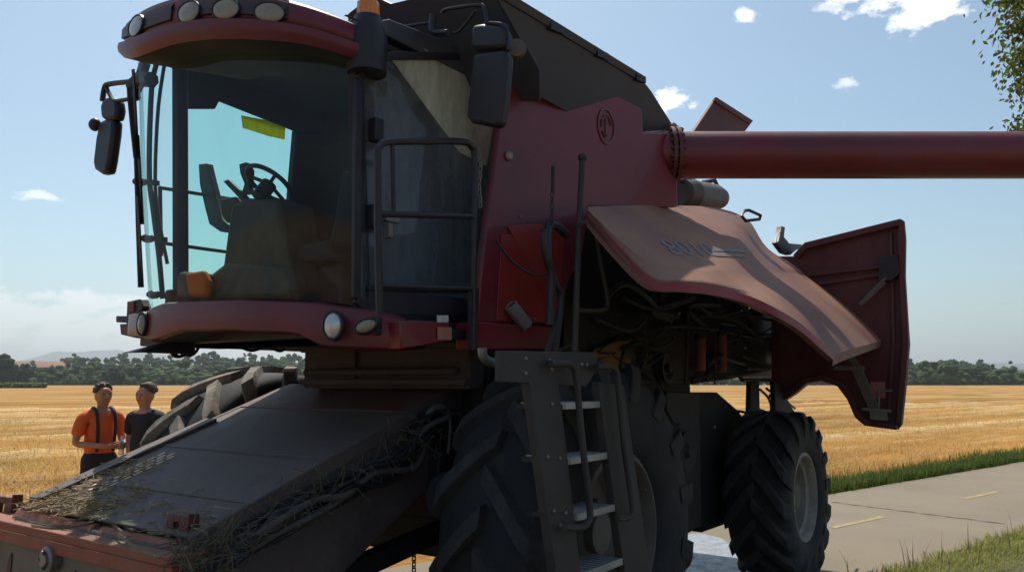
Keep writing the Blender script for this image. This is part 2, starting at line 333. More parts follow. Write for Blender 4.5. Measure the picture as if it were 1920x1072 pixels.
def grass_mat(name, c1, c2, c3):
    m, N, L, B = bsdf(name); B.inputs['Roughness'].default_value = .7; B.inputs['Specular IOR Level'].default_value = .2
    tc = N.new('ShaderNodeTexCoord'); n = N.new('ShaderNodeTexNoise'); n.inputs['Scale'].default_value = 1.3; n.inputs['Detail'].default_value = 5; L.new(tc.outputs['Object'], n.inputs[0])
    n2 = N.new('ShaderNodeTexNoise'); n2.inputs['Scale'].default_value = 35; n2.inputs['Detail'].default_value = 2; L.new(tc.outputs['Object'], n2.inputs[0])
    a = N.new('ShaderNodeMixRGB'); L.new(ramp(N, L, n.outputs[0], .35, .65), a.inputs[0]); a.inputs[1].default_value = (*c1, 1); a.inputs[2].default_value = (*c2, 1)
    b = N.new('ShaderNodeMixRGB'); L.new(ramp(N, L, n2.outputs[0], .5, .7), b.inputs[0]); L.new(a.outputs[0], b.inputs[1]); b.inputs[2].default_value = (*c3, 1)
    L.new(b.outputs[0], B.inputs['Base Color'])
    tr = N.new('ShaderNodeBsdfTranslucent'); L.new(b.outputs[0], tr.inputs[0]); ms = N.new('ShaderNodeMixShader'); ms.inputs[0].default_value = .4
    L.new(B.outputs[0], ms.inputs[1]); L.new(tr.outputs[0], ms.inputs[2]); L.new(ms.outputs[0], N['Material Output'].inputs[0]); return m
M_GRASS = grass_mat('verge_grass', (.25, .27, .06), (.38, .37, .11), (.50, .44, .18))
M_GRASSF = grass_mat('far_verge_grass', (.055, .11, .018), (.10, .16, .03), (.20, .19, .06))
M_SOIL = surf('verge_soil', (.06, .062, .035), .95, var=.5, scale=6, bump=.4, bscale=20)
q = MB(); rows = []
for i in range(13):
    t = -.0-(i/12)**1.3*9
    rows.append([ST(s, t+.02, (-.015 if i == 0 else .02)+.05*min(1, i/2)*(1+noise.noise(Vector((s*1.2, t*1.2, 1))))) for s in [x*.4 for x in range(-60, 110)]])
q.loft(rows); tag(q.build('verge', M_SOIL, ang=180), kind='structure')
def blades(name, mat, n, place, hmin, hmax, wid, lean=.5):
    q = MB(); k = 0
    vs, fs = [], []
    while k < n:
        p = place()
        if p is None: continue
        h = random.uniform(hmin, hmax); az = random.uniform(0, 6.283); d = Vector((math.cos(az), math.sin(az), 0)); sd_ = Vector((-d.y, d.x, 0))*wid*random.uniform(.7, 1.4)
        ln = random.uniform(.1, lean)*h
        o = len(vs); vs += [p-sd_, p+sd_, p+d*ln*.4+Vector((0, 0, h*.6))+sd_*.7, p+d*ln*.4+Vector((0, 0, h*.6))-sd_*.7, p+d*ln+Vector((0, 0, h))]
        fs += [(o, o+1, o+2, o+3), (o+3, o+2, o+4)]; k += 1
    q.v = vs; q.f = fs; return q
def in_verge():
    s = random.uniform(-3, 9); t = -.02-abs(random.gauss(0, 1))*1.8
    if t < -7: return None
    if t > -.35 and random.random() > (.35-t*1.0): return None
    return ST(s, t+.1*noise.noise(Vector((s*2, 0, 0))), .02)
q = blades('verge_grass', M_GRASS, 95000, in_verge, .03, .10, .0045, 1.2)
tag(q.build('verge_grass', M_GRASS, flat=True), 'short yellowish green grass on the near side of the cycle path', 'grass', kind='stuff')
def seed_head():
    s = random.uniform(-3, 9); t = -.05-abs(random.gauss(0, .6)); return ST(s, t, .02)
q = blades('', M_TWIG, 170, seed_head, .14, .36, .0035, .7)
tag(q.build('dry_grass_stalks', M_TWIG, flat=True), 'thin dry grass stalks standing along the near edge of the path', 'grass stalks', kind='stuff')
def in_far():
    s = random.uniform(-3, 45); w_ = .75+.45*noise.noise(Vector((s*.35, 5, 0)))
    t = 3.15+abs(random.gauss(0, .55))*w_
    if t > 5: return None
    return ST(s, t, -.02)
q = blades('', M_GRASSF, 40000, in_far, .07, .24, .007, .7)
tag(q.build('roadside_grass', M_GRASSF, flat=True), 'strip of bright green grass between the path and the stubble field', 'grass', kind='stuff')
def in_field():
    th = random.uniform(-.75, .75); r_ = 8+52*random.random()**1.6; p = Vector((r_*math.sin(th), r_*math.cos(th), 0))
    t = (p-R0).dot(RT); s = (p-R0).dot(RS)
    if t < 3.7 or abs(s) > 68 or t > 64: return None
    cl = noise.noise(Vector((s*.5, t*1.2, 4)))
    if cl+windrow(s, t)*5 < random.uniform(-.5, 1.0): return None
    return ST(s, t, 1.5*windrow(s, t)-.03)
M_STUB = grass_mat('straw_field_stalk', (.58, .36, .11), (.74, .54, .25), (.44, .24, .06))
q = blades('', M_STUB, 80000, in_field, .05, .20, .007, 2.2)
tag(q.build('straw', M_STUB, flat=True), 'loose straw and cut stubble on the harvested field', 'straw', kind='stuff')

# ------------------------------------------------------------------ woods, hills
def leaf_far(name, c1, c2):
    m, N, L, B = bsdf(name); B.inputs['Roughness'].default_value = .9; B.inputs['Specular IOR Level'].default_value = .1
    tc = N.new('ShaderNodeTexCoord'); n = N.new('ShaderNodeTexNoise'); n.inputs['Scale'].default_value = .09; n.inputs['Detail'].default_value = 3; L.new(tc.outputs['Object'], n.inputs[0])
    n2 = N.new('ShaderNodeTexNoise'); n2.inputs['Scale'].default_value = 1.2; n2.inputs['Detail'].default_value = 3; L.new(tc.outputs['Object'], n2.inputs[0])
    mx = N.new('ShaderNodeMath'); mx.operation = 'MULTIPLY_ADD'; L.new(ramp(N, L, n.outputs[0], .35, .65), mx.inputs[0]); mx.inputs[1].default_value = .7; 
    m3 = N.new('ShaderNodeMath'); m3.operation = 'MULTIPLY'; m3.inputs[1].default_value = .35; L.new(n2.outputs[0], m3.inputs[0]); L.new(m3.outputs[0], mx.inputs[2])
    a = N.new('ShaderNodeMixRGB'); L.new(mx.outputs[0], a.inputs[0]); a.inputs[1].default_value = (*c1, 1); a.inputs[2].default_value = (*c2, 1); L.new(a.outputs[0], B.inputs['Base Color']); return m
M_WOOD = leaf_far('woodland_leaves', (.025, .045, .018), (.08, .12, .035))
M_DARKT = leaf_far('dark_tree_leaves', (.012, .022, .014), (.022, .04, .02))
M_TRUNK = surf('bark', (.09, .065, .045), .9, var=.4, scale=8, bump=.6, bscale=18)
ico = bmesh.new(); bmesh.ops.create_icosphere(ico, subdivisions=1, radius=1); ico.verts.index_update()
ICOV = [v.co.copy() for v in ico.verts]; ICOF = [[v.index for v in f.verts] for f in ico.faces]; ico.free()
def clump(q, c, r, sq=.85):
    sd_ = random.uniform(0, 100); rot = Matrix.Rotation(random.uniform(0, 6.28), 3, 'Z')
    q.add([c+Vector((p.x*r, p.y*r, p.z*r*sq))*(1+.55*noise.noise(p*1.6+Vector((sd_, 0, 0)))) for p in [rot @ x for x in ICOV]], ICOF)
def far_tree(q, x, y, z, h, wdt, n=9):
    for k in range(n):
        f = random.random(); az = random.uniform(0, 6.28); rad = wdt*.5*math.sqrt(random.random())*math.sin(math.pi*min(.95, .2+.75*f))
        clump(q, Vector((x+rad*math.cos(az), y+rad*math.sin(az)*.8, z+h*(.22+.7*f))), wdt*random.uniform(.16, .3))
def hill_z(x, y):
    t = min(1, max(0, (y-470)/520)); t = t*t*(3-2*t)
    side = 27+5*math.sin(x*.006+1)+4*noise.noise(Vector((x*.004, y*.004, 0)))
    side *= 1-.25*min(1, max(0, (x-150)/200))
    return t*side
hb = MB(); rows = []
for i in range(26):
    y = 462+i*30; rows.append([Vector((x, y, -.2 if i == 0 else hill_z(x, y)-.1)) for x in range(-760, 801, 30)])
hb.loft(rows)
M_HILL = leaf_far('hill_ground', (.05, .07, .025), (.11, .13, .05))
tag(hb.build('hillside', M_HILL, ang=180), kind='structure')
wl = MB(); random.seed(3)
for row in range(17):
    y = 468+row*row*1.6+row*4
    step = 6.5+row*.5
    x = -.52*y-60
    while x < .52*y+60:
        h = random.choice((5, 7, 9, 11, 14))*random.uniform(.8, 1.15) if row else random.uniform(3, 8)
        vis = (x/y*F+960)
        if vis < 62 and row < 3: h *= 1.25
        if not (vis > 60 and vis < 112 and 7 < row):
            if -100 < vis < 600 or 1640 < vis < 2050 or row in (0, 5, 10, 15): far_tree(wl, x, y+random.uniform(-4, 4), hill_z(x, y)-1, h, random.uniform(6, 13), 8)
        x += step*random.uniform(.7, 1.3)
tag(wl.build('woodland', M_WOOD, flat=True), 'wooded hillside and hedgerow beyond the far edge of the stubble field', 'woodland', kind='stuff')
def xat(u, y): return (u-960)/F*y
def distant_tree(name, u, y, h, wdt, label, n=26, mat=M_DARKT):
    x = xat(u, y); t = empty(name, (x, y, -.1)); tag(t, label, 'tree')
    q = MB()
    for k in range(n):
        f = random.random(); az = random.uniform(0, 6.28); rad = wdt*.42*math.sqrt(random.random())*math.sin(math.pi*min(.95, .18+.75*f))
        clump(q, Vector((rad*math.cos(az), rad*math.sin(az), h*(.12+.78*f))), wdt*random.uniform(.12, .22))
    q.build('crown', mat, t, flat=True)
    MB().tube([(0, 0, 0), (0, 0, h*.5)], .3, 8, .12).build('trunk', M_TRUNK, t); return t
distant_tree('broadleaf_tree', 218, 440, 9.5, 13, 'dark rounded tree standing alone before the wooded hillside')
distant_tree('broadleaf_tree', 14, 440, 16.5, 17, 'tall dark tree at the far left end of the woods', 34)
distant_tree('broadleaf_tree', -34, 446, 17, 16, 'tall dark tree cut off by the left edge of the photo', 34)
distant_tree('broadleaf_tree', 52, 452, 12.5, 9, 'slim dark tree between the tall left trees and the open hillside', 22)
distant_tree('broadleaf_tree', 1775, 455, 13, 15, 'tallest rounded tree in the woods on the right', 28, M_WOOD)
distant_tree('broadleaf_tree', 1735, 450, 10, 12, 'bushy tree in the woods just right of the open panel', 22, M_WOOD)
mz = MB(); random.seed(5)
for k in range(420):
    u = random.uniform(-90, 92); y = 250+random.uniform(-4, 5); clump(mz, Vector((xat(u, y), y, random.uniform(.1, 1.25))), random.uniform(.5, .8), .9)
M_MAIZE = leaf_far('maize_leaves', (.05, .085, .02), (.12, .15, .05))
tag(mz.build('maize_strip', M_MAIZE, flat=True), 'low strip of green maize at the left end of the stubble field', 'crop', kind='stuff')
dh = MB(); rows = []
prof = [(-400, 700), (0, 690), (58, 672), (90, 662), (115, 659), (150, 661), (175, 658), (200, 657), (215, 655), (235, 660), (290, 664), (380, 667), (520, 690), (900, 700), (1500, 690), (1800, 680), (2400, 690)]
for k, (y, f) in enumerate(((7600, 0), (8000, .62), (8300, 1), (9200, .3))):
    rows.append([Vector((xat(u, 8300), y+150*noise.noise(Vector((u*.02, k, 0))), max(-1, (1.78+(716-interp(prof, u)+1.2*noise.noise(Vector((u*.05, 0, 0))))/F*8300)*f))) for u in range(-600, 2500, 12)])
dh.loft(rows); tag(dh.build('distant_hills', leaf_far('far_forest', (.04, .06, .035), (.07, .09, .05)), ang=180), kind='structure')
bf = MB(); y0 = 760
bf.loft([[Vector((xat(u, y0+dy), y0+dy, hill_z(xat(u, y0+dy), y0+dy)+zz)) for u in range(30, 140, 8)] for dy, zz in ((0, 2.0), (40, 3.2), (120, 4.4), (190, 3))])
tag(bf.build('ploughed_slope', surf('ploughed_earth', (.24, .115, .06), .95, var=.2, scale=.05), ang=180), kind='structure')
# ------------------------------------------------------------------ haze
HAZE = True
if HAZE:
    hm = bpy.data.materials.new('pale_haze'); hm.use_nodes = True; N = hm.node_tree.nodes; N.clear()
    out = N.new('ShaderNodeOutputMaterial'); pv = N.new('ShaderNodeVolumePrincipled'); pv.inputs['Color'].default_value = (.90, .945, 1.0, 1); pv.inputs['Density'].default_value = .00016; pv.inputs['Anisotropy'].default_value = .5
    hm.node_tree.links.new(pv.outputs[0], out.inputs['Volume'])
    hz = MB().box((-13000, -13000, -3), (13000, 13000, 480)).build('haze', hm, flat=True); tag(hz, kind='stuff')
    hz['label'] = 'thin pale summer haze over the fields and the far hills'; hz['category'] = 'haze'
# ------------------------------------------------------------------ the combine harvester
random.seed(11)
ROOT = empty('combine_harvester', (OX, OY, 0), math.atan2(FY, FX))
tag(ROOT, 'big dusty red combine harvester without its header, parked across the cycle path', 'combine harvester')
def V(a, l, z): return Vector((a, l, z))
def poly(px, t, mat, name, parent, bevel=.008, **k): return MB().plate([P(u, v, **k) for u, v in px], t).build(name, mat, parent, bevel)

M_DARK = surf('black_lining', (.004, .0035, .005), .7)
# wheels -------------------------------------------------------
def wheel(name, a, lc, r, wd, rimr, nl, side, label=None, lugh=.055, tread_m=None, rim_m=None):
    c = V(a, lc, r-.015); ax = V(0, side, 0); hw = wd/2
    rb = r-lugh
    m = MB()                                             # rim: flanges, stepped barrel, recessed disc
    prof = [(rimr+.02, hw*.80), (rimr+.025, hw*.86), (rimr, hw*.88), (rimr-.015, hw*.80), (rimr-.03, hw*.62), (rimr-.055, hw*.55), (rimr-.06, hw*.25), (rimr-.09, hw*.15), (rimr-.11, .02), (.2, -.02), (.17, .05), (.16, .10), (0.001, .11)]
    m.lathe(prof, c, ax, 48)
    m.lathe([(rimr+.02, -hw*.80), (rimr, -hw*.86), (rimr-.06, -hw*.5), (rimr-.06, hw*.2)], c, ax, 48)
    w_ = m.build(name, rim_m or M_RIM, ROOT, ang=30)
    if label: w_['label'] = label
    h = MB(); h.cyl(c+ax*.05, c+ax*.16, .12, .11, 24)
    for k in range(10):
        t = 2*math.pi*k/10; p = c+V(math.cos(t), 0, math.sin(t))*.235; h.cyl(p-ax*.02, p+ax*.035, .018, .018, 6)
    h.build('hub', M_RIMD, w_)
    T = MB(); prof = [(rimr+.015, -hw*.80), (rimr+.05, -hw*.92), (rimr+.14, -hw*.99), (rb-.13, -hw), (rb-.05, -hw*.95), (rb-.012, -hw*.80), (rb, -hw*.4), (rb+.004, 0),
                      (rb, hw*.4), (rb-.012, hw*.80), (rb-.05, hw*.95), (rb-.13, hw), (rimr+.14, hw*.99), (rimr+.05, hw*.92), (rimr+.015, hw*.80)]
    T.lathe(prof, c, ax, 72); T.build('tyre', M_RUBBER, w_, ang=50)
    G = MB()
    def at(th, y, rr): return c+V(math.cos(th)*rr, y*side, math.sin(th)*rr)
    for k in range(nl):
        for sgn in (-1, 1):
            th0 = 2*math.pi*(k+(0 if sgn > 0 else .5))/nl
            rows = []
            st = [(-.04, 0, 1), (.18, .07, 1), (.45, .17, 1), (.74, .29, 1.06), (.93, .37, 1.1), (1.0, .41, 1.05), (1.02, .43, .8)]
            for i, (f, dth, ws) in enumerate(st):
                y = sgn*hw*f; th = th0-dth*.95/r*.95
                base = interp([(0, rb-.01), (.8, rb-.024), (.95, rb-.06), (1.0, rb-.14), (1.03, rb-.20)], abs(f))
                top = interp([(0, r), (.74, r-.004), (.93, r-.02), (1.0, r-.075), (1.03, r-.16)], abs(f))
                wl_, wt_ = .075*ws/r, .050*ws/r
                yo = y+(sgn*.012 if f > .97 else 0)
                rows.append([at(th-wl_, y, base), at(th-wt_, yo, top), at(th+wt_, yo, top), at(th+wl_, y, base)])
            G.loft(rows, True, True)
    G.build('tread', tread_m or M_LUG, w_, ang=40)
    return w_
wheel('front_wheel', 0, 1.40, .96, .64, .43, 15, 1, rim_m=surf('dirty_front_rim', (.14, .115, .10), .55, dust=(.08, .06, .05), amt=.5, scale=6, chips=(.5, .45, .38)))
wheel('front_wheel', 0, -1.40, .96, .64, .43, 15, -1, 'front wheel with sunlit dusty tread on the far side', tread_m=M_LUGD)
wheel('rear_wheel', -3.55, 1.45, .765, .55, .37, 16, 1, lugh=.045)
wheel('rear_wheel', -3.55, -1.45, .765, .55, .37, 16, -1, lugh=.045)
ax = MB(); ax.box((-.2, -1.15, .72), (.2, 1.15, 1.12)); ax.cyl(V(0, .78, .93), V(0, 1.18, .93), .3, .26, 20); ax.cyl(V(0, -1.18, .93), V(0, -.78, .93), .26, .3, 20)
ax.build('front_axle', M_STEEL, ROOT, .02)
ax = MB(); ax.box((-3.68, -1.2, .62), (-3.42, 1.2, .84)); ax.cyl(V(-3.55, 1.0, .75), V(-3.55, 1.3, .75), .17, .15, 16); ax.box((-3.62, 1.0, .78), (-3.48, 1.16, 1.12)); ax.cyl(V(-3.35, .3, .8), V(-3.35, 1.05, .8), .04)
ax.box((-3.64, -.35, .84), (-3.44, .1, 1.9))
ax.build('rear_axle', M_STEEL, ROOT, .015)

# body and chassis ---------------------------------------------
b = MB(); b.box((-2.75, -.8, .95), (-.9, .95, 2.3)); b.box((-.9, -.38, .95), (.25, .95, 2.3)); b.box((-4.9, -.95, 1.83), (-2.7, 1.02, 2.75)); b.box((-2.75, -1.0, .62), (-1.1, .9, .97))
b.plate([V(.25, -.3, 1.75), V(.45, -.3, 1.85), V(.45, -.3, 2.05), V(.2, -.3, 2.1)], V(0, 1.25, 0))
b.build('chassis', M_STEEL, ROOT, .02)
b = MB(); b.box((-1.4, -1.15, 2.25), (.02, 1.12, 3.44)); b.box((-3.6, -1.1, 2.5), (-1.4, 1.12, 3.08)); b.plate([V(-3.6, -1.1, 2.5), V(-4.9, -.9, 2.5), V(-4.9, -.9, 2.72), V(-3.6, -1.1, 3.08)], V(0, 2.0, 0))
b.build('engine_deck', M_STEEL, ROOT, .02)
b = MB(); b.box((.38, -.36, 1.74), (.52, 1.02, 2.03)); b.box((.52, -.36, 1.97), (.56, 1.02, 2.03)); b.box((.52, -.36, 1.76), (.56, 1.02, 1.80)); b.box((.52, .08, 1.80), (.545, .14, 1.97)); b.cyl(V(.56, -.3, 1.84), V(.56, .95, 1.84), .022)
b.build('front_crossmember', surf('dusty_brown_beam', (.035, .022, .024), .7, dust=(.09, .06, .05), amt=.5, scale=3, bump=.15), ROOT, .01)

# feeder house -------------------------------------------------
HW = .755; FA0, FZ0, FA1, FZ1 = .34, 1.735, 2.06, 1.115
def ftop(a): return FZ0+(FZ1-FZ0)*(a-FA0)/(FA1-FA0)
fb1, fb2 = P(713, 1007, l=HW), P(655, 1066, l=HW); sl = (fb2.z-fb1.z)/(fb2.x-fb1.x)
zb0, zb1 = fb1.z+sl*(.3-fb1.x), max(.28, fb1.z+sl*(2.04-fb1.x))
f = MB(); f.plate([V(FA0-.1, -HW, ftop(FA0-.1)), V(2.06, -HW, FZ1-.02), V(2.06, -HW, zb1), V(.3, -HW, zb0), V(.1, -HW, 1.2)], V(0, 2*HW, 0))
FEED = f.build('feeder_house', M_FEED, ROOT, .012)
def fp(a, l, dz=0): return V(a, l, ftop(a)+dz)
# sheet metal lid: red rear part, grey front, a low bent edge on each side
f = MB(); f.plate([fp(.72, -HW-.012, .004), fp(2.02, -HW-.012, .004), fp(2.02, HW+.012, .004), fp(.72, HW+.012, .004)], V(.004, 0, .012))
f.plate([fp(.95, -HW-.012, .016), fp(1.98, -HW-.012, .016), fp(1.98, -HW+.10, .016), fp(.95, -HW+.10, .016)], V(.003, 0, .022))
for l_ in (-HW-.012, HW-.02): f.plate([fp(.34, l_, -.06), fp(2.02, l_, -.06), fp(2.02, l_, .022), fp(.34, l_, .022)], V(0, .03, 0))
for a_ in (1.28, 1.72): f.plate([fp(a_, -HW, .017), fp(a_+.03, -HW, .017), fp(a_+.03, HW, .017), fp(a_, HW, .017)], V(0, 0, .006))
f.build('top_cover', M_FEED, FEED, .006)
f = MB(); f.plate([fp(.30, -HW, .006), fp(.715, -HW, .006), fp(.715, HW, .006), fp(.30, HW, .006)], V(.004, 0, .014)); f.box((.30, -HW, 1.70), (.34, HW, 1.76))
f.build('rear_cover', M_FEEDR, FEED, .006)
f = MB()
for r_ in range(4):
    for c_ in range(7):
        a_ = 1.38+c_*.062+.03*(r_ % 2); l_ = -.52+r_*.045
        f.plate([fp(a_, l_, .018), fp(a_+.042, l_, .018), fp(a_+.042, l_+.02, .018), fp(a_, l_+.02, .018)], V(.001, 0, .005))
f.build('perforation', surf('sunlit_slot', (.78, .58, .42), .8, var=.3, scale=20), FEED)  # pale tan paints the light that shows through the perforations
# front frame: red top flange and posts round a grey plate with slots
f = MB(); f.box((2.06, -1.0, .30), (2.10, .70, 1.05)); FP = f.build('front_plate', M_FRONT, FEED, .004)
f = MB(); f.box((1.96, -1.02, 1.045), (2.135, .80, 1.085)); f.box((2.10, -1.02, .985), (2.135, .80, 1.045)); f.box((2.10, .60, .28), (2.14, .80, .985)); f.box((2.0, .70, .28), (2.10, .80, 1.045))
f.box((2.10, -1.02, .28), (2.14, -.9, .985)); f.plate([V(2.02, -.78, 1.085), V(2.06, -.78, 1.085), V(2.03, -.78, 1.125), V(2.0, -.78, 1.125)], V(0, .78, 0)); f.plate([V(2.02, .06, 1.085), V(2.06, .06, 1.085), V(2.03, .06, 1.12), V(2.0, .06, 1.12)], V(0, .6, 0))
f.plate([V(2.12, .35, .6), V(2.12, .6, .3), V(2.12, .6, .985), V(2.12, .5, .985)], V(.02, 0, 0))
f.build('front_frame', surf('worn_red_frame', (.27, .03, .018), .55, dust=(.34, .20, .12), amt=.45, scale=5, up=.5, chips=(.12, .09, .08), bump=.12), FEED, .006)
for l_ in (-.86, -.66, -.25, -.02, .2):
    f = MB(); f.plate([V(2.101, l_+.02*math.cos(t)+.012*math.sin(t), .84+.09*math.sin(t)) for t in [k*math.pi/8 for k in range(16)]], V(.004, 0, 0)); f.build('slot', M_BLACK, FP)
hp = P(98, 1047, a=2.12); f = MB(); f.lathe([(.062, -.02), (.062, .03), (.05, .04), (.03, .03), (.028, .045), (.001, .046)], hp, V(1, 0, 0), 24)
for k in range(4): t = k*1.57; f.cyl(hp+V(.03, .037*math.cos(t), .037*math.sin(t)), hp+V(.05, .037*math.cos(t), .037*math.sin(t)), .008, n=6)
f.build('round_latch', M_PIPE, FEED)
for px, nm in (([(306, 1012), (314, 960), (351, 962), (343, 1020)], 0), ([(-20, 972), (-12, 928), (23, 926), (14, 978)], 1)):
    q = [P(u, v, a=2.0) for u, v in px]; f = MB()
    w_ = (q[3]-q[0]); up_ = q[1]-q[0]
    for x0, x1, y0, y1 in ((0, .34, 0, 1), (.66, 1, 0, 1), (.34, .66, .72, 1), (.34, .66, 0, .12)):
        f.plate([q[0]+w_*x0+up_*y0, q[0]+w_*x1+up_*y0, q[0]+w_*x1+up_*y1*1.0, q[0]+w_*x0+up_*y1], V(-.03, 0, 0))
    f.plate([q[2], q[2]+V(-.05, 0, -.005), q[3]+V(-.07, 0, -.01), q[3]], V(0, .015, 0))
    f.plate([q[0]+V(-.14, -.06, -.02), q[3]+V(-.14, .1, -.02), q[3]+V(.06, .1, -.03), q[0]+V(.06, -.06, -.03)], V(0, 0, -.03))
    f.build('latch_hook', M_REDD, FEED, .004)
# hydraulic hoses and linkage along the near side
for k in range(9):
    y0 = random.uniform(-14, 14); pts = []
    for u, v in ((842, 772), (800, 800), (762, 850), (700, 880), (650, 915), (590, 945), (520, 985), (450, 1030), (380, 1080)):
        pts.append(P(u+random.uniform(-10, 10)+y0, v+random.uniform(-16, 16)+y0, l=.80+random.uniform(0, .09)))
    MB().tube(pts, random.choice((.011, .014, .017)), 8, smooth=5).build('hydraulic_hose', M_BLACK if k % 3 else M_KHAKI, FEED)
f = MB(); f.obox(P(835, 770, l=.80), P(822, 960, l=.80), V(.07, 0, 0), V(0, .04, 0)); f.obox(P(845, 985, l=.62), P(610, 1090, l=.62), V(.0, .05, 0), V(.02, 0, .05)); f.obox(P(760, 860, l=.80), P(560, 965, l=.80), V(.02, 0, .05), V(0, .02, 0))
f.cyl(P(560, 960, l=.82), P(350, 1090, l=.82), .05, .05, 14); f.cyl(P(845, 930, l=.8), P(845, 930, l=.95), .14, .14, 20)
f.build('lift_cylinder', M_STEEL, FEED, .006)
f = MB(); f.tube([P(u, v, l=.83) for u, v in ((800, 790), (806, 772), (822, 762), (838, 772), (842, 800), (838, 850))], .018, 8, smooth=4); f.build('bent_pipe', M_PIPE, FEED)
c_ = MB()
for k in range(10):
    p = P(776, 1024+k*11, l=.66); th = k % 2
    c_.tube([p+V((.012*math.cos(t) if th else 0), (0 if th else .012*math.cos(t)), .024*math.sin(t)) for t in [i*math.pi/5 for i in range(11)]], .004, 5)
c_.build('hanging_chain', M_STEEL, FEED)

# cab ----------------------------------------------------------
WP = [(1.27, -.875), (1.38, -.74), (1.45, -.5), (1.48, -.2), (1.47, .1), (1.42, .4), (1.31, .66), (1.16, .86)]
LEAN = .17
cab = MB(); cab.box((-.02, -.86, 2.0), (1.30, .90, 2.12)); cab.box((-.02, -.86, 2.12), (.05, .86, 3.55)); cab.plate([V(-.02, -.88, 2.12), V(.36, -.88, 2.12), V(.26, -.88, 3.8), V(-.02, -.88, 3.8)], V(0, .06, 0)); cab.box((.05, .55, 2.12), (.12, .86, 3.5))
def pillar(q, a0, a1, l, wa, wl, z0=2.1, z1=3.62, l1=None):
    l1 = l if l1 is None else l1
    q.loft([[V(a0-wa, l-wl, z0), V(a0+wa, l-wl, z0), V(a0+wa, l+wl, z0), V(a0-wa, l+wl, z0)], [V(a1-wa, l1-wl, z1), V(a1+wa, l1-wl, z1), V(a1+wa, l1+wl, z1), V(a1-wa, l1+wl, z1)]], True, True)
pillar(cab, 1.19, 1.30, .87, .035, .03); pillar(cab, 1.10, 1.20, -.86, .04, .035, 2.1, 3.84); pillar(cab, .28, .02, .88, .03, .03)
cab.box((.1, -.9, 2.1), (1.2, -.84, 2.36)); cab.plate([V(-.02, -.88, 3.80), V(1.35, -.88, 3.80), V(1.35, .88, 3.54), V(-.02, .88, 3.58)], V(0, 0, .04)); cab.box((.1, -.9, 3.72), (1.2, -.84, 3.85)); cab.plate([V(-.02, -.86, 3.5), V(-.02, .86, 3.5), V(-.02, .86, 3.74), V(-.02, -.86, 3.84)], V(.05, 0, 0)); cab.box((.28, .86, 2.05), (1.2, .915, 2.26))
CAB = cab.build('cab', M_CABIN, ROOT, .012)
q = MB(); q.loft([[V(a+LEAN*t+.01*math.sin(math.pi*t), l, 2.13+(3.72-2.13-.16*max(0, l))*t) for a, l in curve([Vector((x, y, 0)) for x, y in WP], 4) and [(p.x, p.y) for p in curve([Vector((x, y, 0)) for x, y in WP], 4)]] for t in [k/8 for k in range(9)]])
q.build('windscreen', M_GLASS, CAB, ang=60)
q = MB(); q.add([V(.14, -.87, 2.36), V(1.08, -.87, 2.36), V(1.13, -.87, 3.76), V(.02, -.87, 3.76)], [(0, 1, 2, 3)]); q.build('side_window', M_SIDEG, CAB)
# door: frame, dusty glass, a paler pane painted as the sunlit part of the glass, handle, hinge
q = MB(); L_ = .90
FRP = [P(u, v, l=L_) for u, v in ((668, 150), (700, 118), (730, 106), (905, 108), (932, 240), (886, 600), (690, 590), (664, 560))]
for p0_, p1_ in zip(FRP, FRP[1:]+FRP[:1]):
    d_ = (p1_-p0_).normalized(); n2 = d_.cross(V(0, 1, 0)); q.obox(p0_+V(0, .012, 0), p1_+V(0, .012, 0), n2*.022, V(0, .014, 0))
q.obox(P(688, 540, l=L_+.012), P(886, 545, l=L_+.012), V(0, .01, 0), V(0, 0, .014))
DOOR = q.build('door', M_BLACK, CAB, .006)
q = MB(); q.add(FRP, [list(range(len(FRP)))]); q.build('door_glass', M_DOORG, CAB)
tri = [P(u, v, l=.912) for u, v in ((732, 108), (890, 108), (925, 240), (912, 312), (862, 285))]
q = MB(); q.plate(tri, V(0, -.006, 0)); q.build('sunlit_pane', M_PANE, CAB)
q = MB(); q.box((1.02, .92, 2.60), (1.12, .95, 2.63)); q.box((1.06, .90, 2.52), (1.09, .94, 2.66)); q.build('door_handle', M_PIPE, CAB, .004)
for z_ in (2.55, 3.0): MB().box((1.16, .9, z_), (1.22, .96, z_+.12)).build('hinge', M_BLACK, CAB, .006)
# what one sees through the glass
q = MB(); q.box((.35, -.26, 2.12), (.75, .22, 2.5)); q.plate([V(.34, -.25, 2.5), V(.22, -.25, 3.2), V(.34, -.25, 3.22), V(.46, -.25, 2.55)], V(0, .46, 0)); q.box((.36, -.27, 2.5), (.86, .23, 2.62)); q.build('seat', M_CABIN, CAB, .03)
def cp(px, a, t, mat, name, bev=.012): return MB().plate([P(u, v, a=a) for u, v in px], V(-t, 0, 0)).build(name, mat, CAB, bev)
cp([(432, 385), (455, 370), (520, 372), (528, 420), (535, 470), (548, 520), (552, 562), (412, 566), (416, 500), (424, 440)], .95, .3, M_KHAKI, 'steering_column', .03)
cp([(412, 372), (440, 368), (452, 385), (450, 410), (424, 418), (414, 402)], .9, .12, M_KHAKI, 'column_top')
cp([(372, 308), (388, 306), (396, 340), (408, 385), (416, 412), (430, 422), (428, 436), (412, 434), (392, 420), (384, 390), (374, 345)], .85, .05, M_BLACK, 'armrest_monitor', .005)
cp([(418, 340), (428, 336), (462, 370), (452, 376)], .9, .03, M_BLACK, 'control_lever', .004)
cp([(448, 308), (460, 304), (468, 318), (466, 352), (478, 362), (452, 364), (458, 345), (450, 325)], .9, .04, M_BLACK, 'column_grip', .004)
wc = P(505, 345, a=.88); q = MB(); axw = V(-.55, .1, .83).normalized(); q.lathe([(.16+.014*math.cos(t), .016*math.sin(t)) for t in [k*math.pi/4 for k in range(9)]], wc, axw, 40); q.cyl(wc-axw*.12, wc, .05, .05)
